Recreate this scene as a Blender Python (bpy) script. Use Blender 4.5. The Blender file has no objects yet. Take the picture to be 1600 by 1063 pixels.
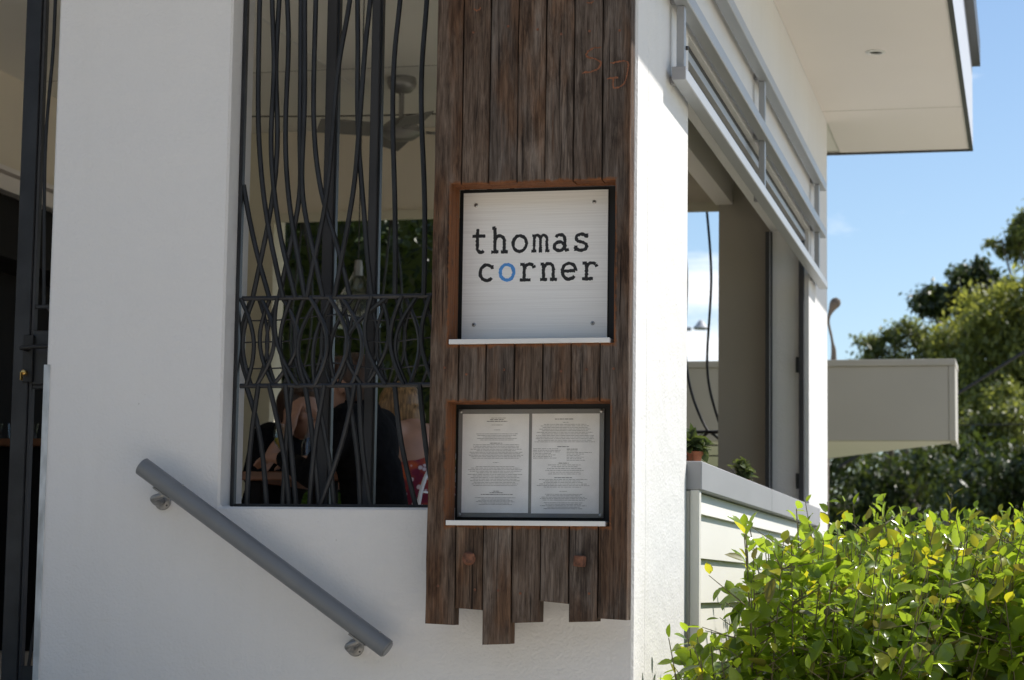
import bpy, bmesh, math, random
from mathutils import Vector, Matrix, Quaternion
random.seed(11)
S = bpy.context.scene
COL = S.collection
R_ = math.radians

# ------------------------------------------------------------------ camera
cam_d = bpy.data.cameras.new('camera')
cam = bpy.data.objects.new('camera', cam_d); COL.objects.link(cam)
cr = Vector((0.97363743, 0.22768894, 0.01370779)); cu = Vector((0.01191657, -0.11078646, 0.99377279)); cf = Vector((-0.22778971, 0.96741103, 0.11057911))
CAMP = Vector((1.12078, -6.32823, 1.6))
M = Matrix((cr, cu, -cf)).transposed().to_4x4(); M.translation = CAMP
cam.matrix_world = M
cam_d.sensor_width = 23.6; cam_d.lens = 23.6 * 3466.44 / 1600; cam_d.clip_end = 3000; cam_d.clip_start = .05
cam_d.dof.use_dof = True; cam_d.dof.focus_distance = 6.42; cam_d.dof.aperture_fstop = 4.5
S.camera = cam

# ------------------------------------------------------------------ sky and sun
SUN = Vector((1.0, .85, 1.376)).normalized()
ELEV = math.asin(SUN.z); AZ = math.atan2(SUN.x, SUN.y)
w = bpy.data.worlds.new('World'); S.world = w; w.use_nodes = True
nt = w.node_tree; nt.nodes.clear()
sky = nt.nodes.new('ShaderNodeTexSky'); sky.sky_type = 'NISHITA'; sky.sun_disc = False
sky.sun_elevation = ELEV; sky.sun_rotation = AZ; sky.air_density = 1.0; sky.dust_density = .3; sky.ozone_density = 2.6
bg = nt.nodes.new('ShaderNodeBackground'); bg.inputs[1].default_value = 0.108
wo = nt.nodes.new('ShaderNodeOutputWorld')
tc = nt.nodes.new('ShaderNodeTexCoord'); mp = nt.nodes.new('ShaderNodeMapping'); mp.inputs['Scale'].default_value = (1.0, 1.0, 4.0)
nz = nt.nodes.new('ShaderNodeTexNoise'); nz.inputs['Scale'].default_value = 5.5; nz.inputs['Detail'].default_value = 7; nz.inputs['Roughness'].default_value = .6
rp = nt.nodes.new('ShaderNodeValToRGB'); rp.color_ramp.elements[0].position = .53; rp.color_ramp.elements[1].position = .69
mx = nt.nodes.new('ShaderNodeMix'); mx.data_type = 'RGBA'; mx.inputs['B'].default_value = (9.0, 9.2, 9.5, 1)
nt.links.new(tc.outputs['Generated'], mp.inputs[0]); nt.links.new(mp.outputs[0], nz.inputs[0]); nt.links.new(nz.outputs[0], rp.inputs[0])
nt.links.new(rp.outputs[0], mx.inputs['Factor']); nt.links.new(sky.outputs[0], mx.inputs['A'])
nt.links.new(mx.outputs['Result'], bg.inputs[0]); nt.links.new(bg.outputs[0], wo.inputs[0])
sd = bpy.data.lights.new('sun', 'SUN'); sd.energy = 4.5; sd.angle = R_(.53); sd.color = (1, .95, .88)
sun = bpy.data.objects.new('sun', sd); COL.objects.link(sun); sun.rotation_euler = SUN.to_track_quat('Z', 'Y').to_euler()
S.view_settings.view_transform = 'Standard'; S.view_settings.look = 'None'; S.view_settings.exposure = 0.36; S.view_settings.gamma = 1
S.view_settings.use_curve_mapping = False
S.cycles.use_denoising = True
try: S.cycles.denoiser = 'OPENIMAGEDENOISE'
except Exception: pass
S.cycles.max_bounces = 8; S.cycles.diffuse_bounces = 5; S.cycles.transparent_max_bounces = 16
S.cycles.sample_clamp_indirect = 8

# ------------------------------------------------------------------ materials
MATS = {}
def mat(name, col, rough=.6, metal=0, spec=.5, noise=None, bump=None, var=0):
    """noise=(scale(x,y,z), amount); bump=(scale, strength, distance)"""
    m = bpy.data.materials.new(name); m.use_nodes = True; t = m.node_tree
    b = t.nodes['Principled BSDF']
    b.inputs['Base Color'].default_value = (*col, 1); b.inputs['Roughness'].default_value = rough; b.inputs['Metallic'].default_value = metal
    b.inputs['Specular IOR Level'].default_value = spec
    co = t.nodes.new('ShaderNodeTexCoord')
    if noise:
        mpn = t.nodes.new('ShaderNodeMapping'); mpn.inputs['Scale'].default_value = noise[0]
        n = t.nodes.new('ShaderNodeTexNoise'); n.inputs['Scale'].default_value = 1; n.inputs['Detail'].default_value = 6
        r = t.nodes.new('ShaderNodeValToRGB'); a = noise[1]
        r.color_ramp.elements[0].position = .3; r.color_ramp.elements[1].position = .7
        r.color_ramp.elements[0].color = (*[c*(1-a) for c in col], 1); r.color_ramp.elements[1].color = (*[min(1, c*(1+a)) for c in col], 1)
        t.links.new(co.outputs['Object'], mpn.inputs[0]); t.links.new(mpn.outputs[0], n.inputs[0]); t.links.new(n.outputs[0], r.inputs[0])
        t.links.new(r.outputs[0], b.inputs['Base Color'])
    if bump:
        n2 = t.nodes.new('ShaderNodeTexNoise'); n2.inputs['Detail'].default_value = 4
        if isinstance(bump[0], tuple):
            mb = t.nodes.new('ShaderNodeMapping'); mb.inputs['Scale'].default_value = bump[0]; n2.inputs['Scale'].default_value = 1
            t.links.new(co.outputs['Object'], mb.inputs[0]); t.links.new(mb.outputs[0], n2.inputs[0])
        else:
            n2.inputs['Scale'].default_value = bump[0]; t.links.new(co.outputs['Object'], n2.inputs[0])
        bp = t.nodes.new('ShaderNodeBump'); bp.inputs['Strength'].default_value = bump[1]; bp.inputs['Distance'].default_value = bump[2]
        t.links.new(n2.outputs[0], bp.inputs['Height']); t.links.new(bp.outputs[0], b.inputs['Normal'])
    MATS[name] = m
    return m
mat('render_white', (.725, .718, .705), .9, noise=((1.3, 1.3, 1.0), .02), bump=(110, .5, .006))
def weather_wall():
    # faint vertical rain marks, trowel undulation and scattered specks of dirt on the render
    m = MATS['render_white']; t = m.node_tree; N = t.nodes.new; L = t.links.new; b = t.nodes['Principled BSDF']; co = N('ShaderNodeTexCoord')
    old = b.inputs['Base Color'].links[0].from_socket
    def nz(sc, det, lo, hi, c0, c1, rough=.6):
        mp = N('ShaderNodeMapping'); mp.inputs['Scale'].default_value = sc; n = N('ShaderNodeTexNoise'); n.inputs['Scale'].default_value = 1; n.inputs['Detail'].default_value = det; n.inputs['Roughness'].default_value = rough
        L(co.outputs['Object'], mp.inputs[0]); L(mp.outputs[0], n.inputs[0]); r = N('ShaderNodeValToRGB'); e = r.color_ramp.elements
        e[0].position = lo; e[0].color = (*c0, 1); e[1].position = hi; e[1].color = (*c1, 1); L(n.outputs[0], r.inputs[0]); return r.outputs[0], n.outputs[0]
    def mul(a, c):
        x = N('ShaderNodeMix'); x.data_type = 'RGBA'; x.blend_type = 'MULTIPLY'; x.inputs['Factor'].default_value = 1; L(a, x.inputs['A']); L(c, x.inputs['B']); return x.outputs['Result']
    c = mul(old, nz((7, 7, .5), 5, .50, .78, (1, 1, 1), (.972, .968, .96))[0])
    c = mul(c, nz((3, 3, 3), 8, .58, .80, (1, 1, 1), (.965, .96, .95), .75)[0])
    c = mul(c, nz((55, 55, 40), 2, .74, .78, (1, 1, 1), (.80, .79, .77))[0])
    L(c, b.inputs['Base Color'])
    tro = nz((5, 5, 7), 3, 0, 1, (0, 0, 0), (1, 1, 1))[1]; bp = N('ShaderNodeBump'); bp.inputs['Strength'].default_value = .35; bp.inputs['Distance'].default_value = .02
    ob = b.inputs['Normal'].links[0].from_node; L(tro, bp.inputs['Height']); L(bp.outputs[0], ob.inputs['Normal'])
weather_wall()
mat('taupe_paint', (.40, .365, .31), .85, noise=((2, 2, 2), .03), bump=(120, .2, .003))
mat('interior_cream', (.80, .73, .61), .85, noise=((2, 2, 2), .03), bump=(120, .2, .003))
mat('cream_paint', (.72, .68, .54), .8, noise=((2, 2, 2), .03))
mat('ceiling_paint', (.80, .785, .73), .85, noise=((.8, .8, .8), .03))
mat('soffit_paint', (.84, .79, .755), .8, noise=((.7, .7, .7), .03))
mat('fascia_grey', (.50, .52, .56), .5)
mat('gutter_dark', (.045, .047, .05), .45, noise=((6, 3, 6), .15))
mat('iron', (.032, .033, .036), .42, metal=.35, noise=((9, 9, 9), .3), bump=(160, .25, .002))
mat('post_steel', (.05, .051, .054), .75, metal=.0, noise=((8, 8, 3), .2))
mat('rail_paint', (.165, .175, .185), .38, spec=.5, noise=((14, 14, 14), .06), bump=(300, .12, .001))
mat('cast_metal', (.27, .27, .265), .42, metal=.7, noise=((60, 60, 60), .2), bump=(220, .3, .001))
mat('galvanised', (.52, .55, .58), .48, metal=.75, noise=((30, 30, 9), .3))
mat('aluminium', (.40, .41, .425), .42, metal=.3, noise=((3, 3, 3), .04))
mat('cap_grey', (.31, .31, .322), .6, noise=((5, 2, 6), .05))
mat('weatherboard_paint', (.70, .68, .62), .62, noise=((3, 1.5, 3), .025), bump=((6, 2, 40), .15, .002))
mat('black_backing', (.006, .006, .006), .55)
mat('ledge_white', (.72, .72, .70), .4, noise=((12, 12, 12), .04))
mat('paper', (.88, .875, .86), .8, noise=((25, 25, 25), .05))
mat('menu_grey', (.22, .217, .213), .6, noise=((10, 10, 10), .05))
mat('ink', (.10, .10, .10), .8)
mat('ink_bold', (.035, .035, .035), .8)
mat('letter_black', (.012, .012, .013), .5, noise=((90, 90, 90), .5))
mat('letter_blue', (.075, .29, .70), .5, noise=((90, 90, 90), .15))
mat('screw_steel', (.42, .41, .39), .35, metal=.9)
mat('rust_bolt', (.16, .065, .035), .8, noise=((60, 60, 60), .5), bump=(150, .5, .003))
mat('rust_chalk', (.21, .082, .04), .9, noise=((160, 160, 60), .45))
mat('brass', (.72, .48, .16), .35, metal=.9)
mat('skin', (.40, .215, .145), .55, noise=((20, 20, 20), .08))
mat('hair_dark', (.05, .025, .015), .5, noise=((90, 90, 12), .5), bump=((160, 160, 14), .5, .004))
mat('hair_blonde', (.27, .155, .065), .45, noise=((110, 110, 8), .75), bump=((160, 160, 14), .5, .004))
mat('black_cloth', (.006, .006, .007), .95, spec=.1, noise=((30, 30, 30), .4), bump=(45, .4, .01))
mat('dark_trousers', (.02, .022, .03), .9)
mat('table_wood', (.20, .085, .04), .45, noise=((3, 40, 40), .3))
mat('white_wire', (.72, .74, .76), .35)
mat('terracotta', (.42, .15, .075), .85, noise=((30, 30, 30), .15))
mat('soil', (.05, .035, .025), .95)
mat('fan_metal', (.30, .295, .285), .38, metal=.5)
mat('fan_blade', (.19, .185, .175), .5)
mat('bar_dark', (.010, .009, .009), .8, spec=.2)
mat('floor_tile', (.42, .37, .31), .5, noise=((4, 4, 4), .15))
mat('canopy_paint', (.47, .445, .39), .7, noise=((2, 2, 2), .03))
mat('concrete', (.63, .565, .475), .9, noise=((1.2, 1.2, 1.2), .12), bump=(30, .3, .01))
mat('earth', (.10, .085, .055), .95, noise=((.8, .8, .8), .35))
mat('grass_ground', (.085, .105, .04), .95, noise=((.5, .5, .5), .4), bump=(9, .5, .05))
mat('bark', (.17, .14, .11), .9, noise=((9, 9, 2), .35), bump=((14, 14, 3), .6, .02))
mat('stem', (.13, .115, .06), .8)
mat('cable', (.02, .02, .02), .6)
mat('lamp_grey', (.42, .43, .45), .5)
mat('brown_bract', (.15, .115, .085), .7, noise=((8, 8, 4), .2))

def leafmat(name, col, trans=.4, rough=.35, var=.35, tcol=None, sc=2.2):
    m = bpy.data.materials.new(name); m.use_nodes = True; t = m.node_tree; b = t.nodes['Principled BSDF']
    b.inputs['Roughness'].default_value = rough; b.inputs['Specular IOR Level'].default_value = .55
    co = t.nodes.new('ShaderNodeTexCoord'); geo = t.nodes.new('ShaderNodeNewGeometry'); n = t.nodes.new('ShaderNodeTexNoise')
    n.inputs['Scale'].default_value = sc; n.inputs['Detail'].default_value = 3
    t.links.new(geo.outputs['Position'], n.inputs[0])
    ad = t.nodes.new('ShaderNodeMath'); ad.operation = 'ADD'; sb = t.nodes.new('ShaderNodeMath'); sb.operation = 'MULTIPLY'; sb.inputs[1].default_value = .5
    t.links.new(n.outputs[0], ad.inputs[0]); t.links.new(geo.outputs['Random Per Island'], ad.inputs[1]); t.links.new(ad.outputs[0], sb.inputs[0])
    r = t.nodes.new('ShaderNodeValToRGB'); r.color_ramp.elements[0].position = .22; r.color_ramp.elements[1].position = .78
    r.color_ramp.elements[0].color = (*[c*(1-var) for c in col], 1)
    r.color_ramp.elements[1].color = (min(1, col[0]*(1+var*1.5)), min(1, col[1]*(1+var)), col[2]*(1+var*.2), 1)
    t.links.new(sb.outputs[0], r.inputs[0]); t.links.new(r.outputs[0], b.inputs['Base Color'])
    tr = t.nodes.new('ShaderNodeBsdfTranslucent'); hs = t.nodes.new('ShaderNodeMix'); hs.data_type = 'RGBA'; hs.blend_type = 'MULTIPLY'; hs.inputs['Factor'].default_value = 1
    hs.inputs['B'].default_value = (*(tcol or (2.6, 2.5, 1.0)), 1); t.links.new(r.outputs[0], hs.inputs['A']); t.links.new(hs.outputs['Result'], tr.inputs[0])
    mxs = t.nodes.new('ShaderNodeMixShader'); mxs.inputs[0].default_value = trans
    t.links.new(b.outputs[0], mxs.inputs[1]); t.links.new(tr.outputs[0], mxs.inputs[2]); t.links.new(mxs.outputs[0], t.nodes['Material Output'].inputs[0])
    MATS[name] = m
leafmat('shrub_leaf', (.14, .235, .036), .5, .17, .45, (2.5, 2.25, 1.1), 3)
leafmat('shrub_leaf_old', (.10, .115, .03), .35, .4, .5, (2.2, 1.9, .8), 9)
leafmat('shrub_leaf_young', (.33, .37, .04), .5, .3, .25, (1.9, 1.7, .8), 3)
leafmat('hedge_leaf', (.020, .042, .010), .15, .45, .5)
leafmat('gum_leaf', (.12, .155, .065), .42, .45, .45, (2.2, 2.1, 1.0), .5)
leafmat('olive_leaf', (.165, .205, .08), .48, .45, .4, (2.3, 2.1, 1.0), .5)
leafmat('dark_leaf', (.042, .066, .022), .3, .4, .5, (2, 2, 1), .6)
leafmat('pot_leaf', (.085, .125, .065), .2, .45, .35)
leafmat('fern_leaf', (.03, .075, .014), .35, .45, .4)

# weathered hardwood: grey-brown grain, rust streaks, fresh orange cut round the two openings
def wood():
    m = bpy.data.materials.new('weathered_timber'); m.use_nodes = True; t = m.node_tree; N = t.nodes.new; L = t.links.new
    b = t.nodes['Principled BSDF']; b.inputs['Roughness'].default_value = .82; b.inputs['Specular IOR Level'].default_value = .25
    co = N('ShaderNodeTexCoord'); oi = N('ShaderNodeObjectInfo')
    of = N('ShaderNodeVectorMath'); of.operation = 'MULTIPLY_ADD'; of.inputs[1].default_value = (1, 1, 1)
    cx = N('ShaderNodeCombineXYZ')
    ml = N('ShaderNodeMath'); ml.operation = 'MULTIPLY'; ml.inputs[1].default_value = 37
    L(oi.outputs['Random'], ml.inputs[0]); L(ml.outputs[0], cx.inputs[0]); L(ml.outputs[0], cx.inputs[2])
    L(co.outputs['Object'], of.inputs[0]); L(cx.outputs[0], of.inputs[2])
    def noise(sc, det, src=of.outputs[0], rough=.6, dist=0):
        mp = N('ShaderNodeMapping'); mp.inputs['Scale'].default_value = sc; n = N('ShaderNodeTexNoise'); n.inputs['Scale'].default_value = 1
        n.inputs['Detail'].default_value = det; n.inputs['Roughness'].default_value = rough; n.inputs['Distortion'].default_value = dist
        L(src, mp.inputs[0]); L(mp.outputs[0], n.inputs[0]); return n.outputs[0]
    def ramp(src, stops):
        r = N('ShaderNodeValToRGB'); e = r.color_ramp.elements
        while len(e) < len(stops): e.new(.5)
        for i, (p, c) in enumerate(stops): e[i].position = p; e[i].color = (*c, 1)
        L(src, r.inputs[0]); return r.outputs[0]
    def mix(f, a, c2, mode='MIX'):
        x = N('ShaderNodeMix'); x.data_type = 'RGBA'; x.blend_type = mode
        if isinstance(f, float): x.inputs['Factor'].default_value = f
        else: L(f, x.inputs['Factor'])
        for s, v in (('A', a), ('B', c2)):
            if isinstance(v, tuple): x.inputs[s].default_value = (*v, 1)
            else: L(v, x.inputs[s])
        return x.outputs['Result']
    grain = noise((190, 190, 11), 9, rough=.66, dist=.4); fine = noise((600, 600, 22), 5); blotch = noise((9, 9, 2.2), 5); streak = noise((38, 38, 1.6), 6, rough=.7, dist=.4)
    mid = noise((45, 45, 5), 8, rough=.7, dist=.5)
    base = ramp(mid, [(.35, (.066, .050, .040)), (.46, (.112, .089, .073)), (.55, (.146, .120, .101)), (.68, (.20, .172, .15))])
    brown = ramp(mid, [(.35, (.054, .032, .020)), (.5, (.115, .066, .039)), (.66, (.18, .108, .066))])
    bf = ramp(blotch, [(.47, (0, 0, 0)), (.62, (.9, .9, .9))])
    c = mix(bf, base, brown)
    tint = ramp(oi.outputs['Random'], [(0, (1.08, 1.03, .98)), (.35, (.76, .74, .73)), (.7, (1.0, .84, .70)), (1, (.80, .78, .78))])
    c = mix(1.0, c, tint, 'MULTIPLY')
    c = mix(1.0, c, ramp(grain, [(.38, (.60, .57, .55)), (.485, (.98, .98, .98)), (.62, (1.32, 1.30, 1.27))]), 'MULTIPLY')
    sf = ramp(streak, [(.61, (0, 0, 0)), (.78, (.5, .5, .5))])
    c = mix(sf, c, (.20, .085, .036))
    ws = ramp(noise((70, 70, 9), 7, rough=.8), [(.66, (0, 0, 0)), (.80, (.4, .4, .4))])
    c = mix(ws, c, (.40, .35, .29))
    dk = ramp(noise((14, 14, 5), 5, rough=.65), [(.34, (.55, .52, .50)), (.45, (1, 1, 1))])
    c = mix(1.0, c, dk, 'MULTIPLY')
    crk = ramp(noise((95, 95, 1.5), 4, rough=.55, dist=.8), [(.325, (.18, .16, .15)), (.37, (1, 1, 1))])
    c = mix(1.0, c, crk, 'MULTIPLY')
    # cut edges: distance to the two openings
    sx = N('ShaderNodeSeparateXYZ'); L(co.outputs['Object'], sx.inputs[0])
    def math2(op, a, b2, clamp=False):
        x = N('ShaderNodeMath'); x.operation = op; x.use_clamp = clamp
        for i, v in enumerate((a, b2)):
            if isinstance(v, (int, float)): x.inputs[i].default_value = v
            elif v is not None: L(v, x.inputs[i])
        return x.outputs[0]
    wob = math2('MULTIPLY', math2('SUBTRACT', noise((45, 45, 45), 4), .5), .022)
    d = None
    for x0, x1, z0, z1 in ((-.523, -.037, 2.292, 2.767), (-.523, -.046, 1.770, 2.130)):
        dx = math2('SUBTRACT', math2('ABSOLUTE', math2('SUBTRACT', sx.outputs[0], (x0+x1)/2), None), (x1-x0)/2)
        dz = math2('SUBTRACT', math2('ABSOLUTE', math2('SUBTRACT', sx.outputs[2], (z0+z1)/2), None), (z1-z0)/2)
        q = math2('MAXIMUM', dx, dz); d = q if d is None else math2('MINIMUM', d, q)
    cut = math2('SUBTRACT', 1.0, math2('DIVIDE', math2('ADD', d, wob), .008), True)
    cutc = ramp(streak, [(.3, (.13, .048, .018)), (.7, (.28, .11, .042))])
    c = mix(cut, c, cutc)
    L(c, b.inputs['Base Color'])
    hb = math2('ADD', math2('MULTIPLY', grain, 1.0), math2('MULTIPLY', fine, .5))
    crack = ramp(noise((95, 95, 1.5), 4, rough=.55, dist=.8), [(.30, (0, 0, 0)), (.36, (1, 1, 1))])
    hb = math2('ADD', hb, math2('MULTIPLY', crack, .9))
    bp = N('ShaderNodeBump'); bp.inputs['Strength'].default_value = 1.0; bp.inputs['Distance'].default_value = .005
    L(hb, bp.inputs['Height']); L(bp.outputs[0], b.inputs['Normal'])
    MATS['timber'] = m
wood()
def brushed():
    m = mat('brushed_steel', (.55, .545, .525), .45, metal=.2); t = m.node_tree; b = t.nodes['Principled BSDF']
    co = t.nodes.new('ShaderNodeTexCoord'); mp = t.nodes.new('ShaderNodeMapping'); mp.inputs['Scale'].default_value = (3, 3, 420)
    n = t.nodes.new('ShaderNodeTexNoise'); n.inputs['Scale'].default_value = 1; n.inputs['Detail'].default_value = 3
    t.links.new(co.outputs['Object'], mp.inputs[0]); t.links.new(mp.outputs[0], n.inputs[0])
    r = t.nodes.new('ShaderNodeValToRGB'); r.color_ramp.elements[0].position = .3; r.color_ramp.elements[1].position = .62; r.color_ramp.elements[0].color = (.84, .82, .785, 1); r.color_ramp.elements[1].color = (.95, .935, .90, 1)
    t.links.new(n.outputs[0], r.inputs[0]); t.links.new(r.outputs[0], b.inputs['Base Color'])
    bp = t.nodes.new('ShaderNodeBump'); bp.inputs['Strength'].default_value = .25; bp.inputs['Distance'].default_value = .0006
    t.links.new(n.outputs[0], bp.inputs['Height']); t.links.new(bp.outputs[0], b.inputs['Normal'])
brushed()
def clear(name, tint, gloss=.04, rough=.03):
    m = bpy.data.materials.new(name); m.use_nodes = True; t = m.node_tree; t.nodes.remove(t.nodes['Principled BSDF'])
    a = t.nodes.new('ShaderNodeBsdfTransparent'); a.inputs[0].default_value = (*tint, 1); g = t.nodes.new('ShaderNodeBsdfGlossy'); g.inputs['Roughness'].default_value = rough
    lw = t.nodes.new('ShaderNodeLayerWeight'); lw.inputs[0].default_value = .5; pw = t.nodes.new('ShaderNodeMath'); pw.operation = 'POWER'; pw.inputs[1].default_value = 5; t.links.new(lw.outputs['Facing'], pw.inputs[0]); f = pw; x = t.nodes.new('ShaderNodeMixShader')
    ad = t.nodes.new('ShaderNodeMath'); ad.operation = 'ADD'; ad.inputs[1].default_value = gloss; t.links.new(f.outputs[0], ad.inputs[0])
    t.links.new(ad.outputs[0], x.inputs[0]); t.links.new(a.outputs[0], x.inputs[1]); t.links.new(g.outputs[0], x.inputs[2]); t.links.new(x.outputs[0], t.nodes['Material Output'].inputs[0])
    MATS[name] = m
clear('perspex', (.985, .985, .985), .03, .04)
clear('glassware', (.93, .95, .95), .05, .02)
clear('wine', (.85, .80, .35), .05, .05)
def dressmat():
    m = mat('floral_dress', (.22, .02, .05), .8); t = m.node_tree; b = t.nodes['Principled BSDF']
    co = t.nodes.new('ShaderNodeTexCoord'); v = t.nodes.new('ShaderNodeTexVoronoi'); v.inputs['Scale'].default_value = 24
    n = t.nodes.new('ShaderNodeTexNoise'); n.inputs['Scale'].default_value = 13
    t.links.new(co.outputs['Object'], v.inputs['Vector']); t.links.new(co.outputs['Object'], n.inputs[0])
    r1 = t.nodes.new('ShaderNodeValToRGB'); e = r1.color_ramp.elements; e[0].position = .42; e[0].color = (.20, .015, .05, 1); e[1].position = .60; e[1].color = (.55, .10, .02, 1)
    t.links.new(n.outputs[0], r1.inputs[0])
    r2 = t.nodes.new('ShaderNodeValToRGB'); e = r2.color_ramp.elements; e[0].position = .20; e[0].color = (1, 1, 1, 1); e[1].position = .27; e[1].color = (0, 0, 0, 1)
    t.links.new(v.outputs['Distance'], r2.inputs[0])
    x = t.nodes.new('ShaderNodeMix'); x.data_type = 'RGBA'; x.inputs['B'].default_value = (.72, .62, .68, 1)
    t.links.new(r2.outputs[0], x.inputs['Factor']); t.links.new(r1.outputs[0], x.inputs['A']); t.links.new(x.outputs['Result'], b.inputs['Base Color'])
dressmat()

# ------------------------------------------------------------------ helpers
WM = {}
def link(o, parent=None, wm=None):
    COL.objects.link(o); wm = wm or Matrix.Identity(4)
    if parent is not None:
        o.parent = parent; o.matrix_parent_inverse = WM[parent].inverted()
    o.matrix_basis = wm; WM[o] = wm
    return o
def tag(o, label=None, cat=None, group=None, kind=None):
    if label: o['label'] = label
    if cat: o['category'] = cat
    if group: o['group'] = group
    if kind: o['kind'] = kind
    return o
def thing(name, loc, label, cat, group=None):
    o = bpy.data.objects.new(name, None); o.empty_display_size = .1
    link(o, None, Matrix.Translation(loc)); return tag(o, label, cat, group)
class MB:
    def __init__(s): s.v = []; s.f = []; s.mi = []
    def add(s, vs, fs, mi=0):
        n = len(s.v); s.v += [tuple(v) for v in vs]; s.f += [tuple(i+n for i in f) for f in fs]; s.mi += [mi]*len(fs); return s
    def box(s, x0, x1, y0, y1, z0, z1, mi=0):
        return s.add([(x, y, z) for x in (x0, x1) for y in (y0, y1) for z in (z0, z1)],
                     [(0, 1, 3, 2), (4, 6, 7, 5), (0, 4, 5, 1), (2, 3, 7, 6), (0, 2, 6, 4), (1, 5, 7, 3)], mi)
    def tube(s, pts, rad, n=8, cap=True, mi=0):
        pts = [Vector(p) for p in pts]; k = len(pts); rr = rad if isinstance(rad, (list, tuple)) else [rad]*k
        ring = []; prev = None
        for i, p in enumerate(pts):
            d = (pts[min(i+1, k-1)]-pts[max(i-1, 0)]).normalized()
            if prev is None:
                a = Vector((0, 0, 1)) if abs(d.z) < .9 else Vector((0, 1, 0)); u = d.cross(a).normalized()
            else:
                u = (prev-d*prev.dot(d)).normalized()
            prev = u; vv = d.cross(u)
            ring.append([p+(u*math.cos(2*math.pi*j/n)+vv*math.sin(2*math.pi*j/n))*rr[i] for j in range(n)])
        vs = [q for r in ring for q in r]; fs = []
        for i in range(k-1):
            for j in range(n): fs.append((i*n+j, i*n+(j+1) % n, (i+1)*n+(j+1) % n, (i+1)*n+j))
        if cap: fs += [tuple(range(n-1, -1, -1)), tuple((k-1)*n+j for j in range(n))]
        return s.add(vs, fs, mi)
    def lathe(s, prof, c, n=20, axis='Z', mi=0):
        vs = []; fs = []
        for r, h in prof:
            for j in range(n):
                a = 2*math.pi*j/n; q = (r*math.cos(a), r*math.sin(a), h)
                if axis == 'Y': q = (q[0], q[2], q[1])
                if axis == 'X': q = (q[2], q[0], q[1])
                vs.append((c[0]+q[0], c[1]+q[1], c[2]+q[2]))
        for i in range(len(prof)-1):
            for j in range(n): fs.append((i*n+j, i*n+(j+1) % n, (i+1)*n+(j+1) % n, (i+1)*n+j))
        if prof[0][0] > 1e-4: fs.append(tuple(range(n-1, -1, -1)))
        if prof[-1][0] > 1e-4: fs.append(tuple((len(prof)-1)*n+j for j in range(n)))
        return s.add(vs, fs, mi)
    def build(s, name, mats, parent=None, smooth=False, bevel=0, seg=1, wm=None):
        me = bpy.data.meshes.new(name); me.from_pydata(s.v, [], s.f)
        for m in (mats if isinstance(mats, (list, tuple)) else [mats]): me.materials.append(MATS[m])
        if any(s.mi): me.polygons.foreach_set('material_index', s.mi)
        bm = bmesh.new(); bm.from_mesh(me)
        bmesh.ops.recalc_face_normals(bm, faces=bm.faces)
        if bevel: bmesh.ops.bevel(bm, geom=bm.edges[:], offset=bevel, segments=seg, affect='EDGES', profile=.5, clamp_overlap=True)
        bm.to_mesh(me); bm.free()
        if smooth:
            me.polygons.foreach_set('use_smooth', [True]*len(me.polygons))
            me.set_sharp_from_angle(angle=R_(40))
        o = bpy.data.objects.new(name, me); return link(o, parent, wm)
def box(name, x0, x1, y0, y1, z0, z1, m, parent=None, bevel=.003):
    return MB().box(x0, x1, y0, y1, z0, z1).build(name, m, parent, bevel=bevel)
def spline(pts, step=5):
    """Catmull-Rom through points"""
    P = [Vector(p) for p in pts]
    if len(P) < 3: return P
    P = [P[0]*2-P[1]]+P+[P[-1]*2-P[-2]]; out = []
    for i in range(1, len(P)-2):
        a, b, c, d = P[i-1:i+3]
        for k in range(step):
            t = k/step
            out.append(.5*((2*b)+(-a+c)*t+(2*a-5*b+4*c-d)*t*t+(-a+3*b-3*c+d)*t**3))
    return out+[P[-2]]

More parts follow.
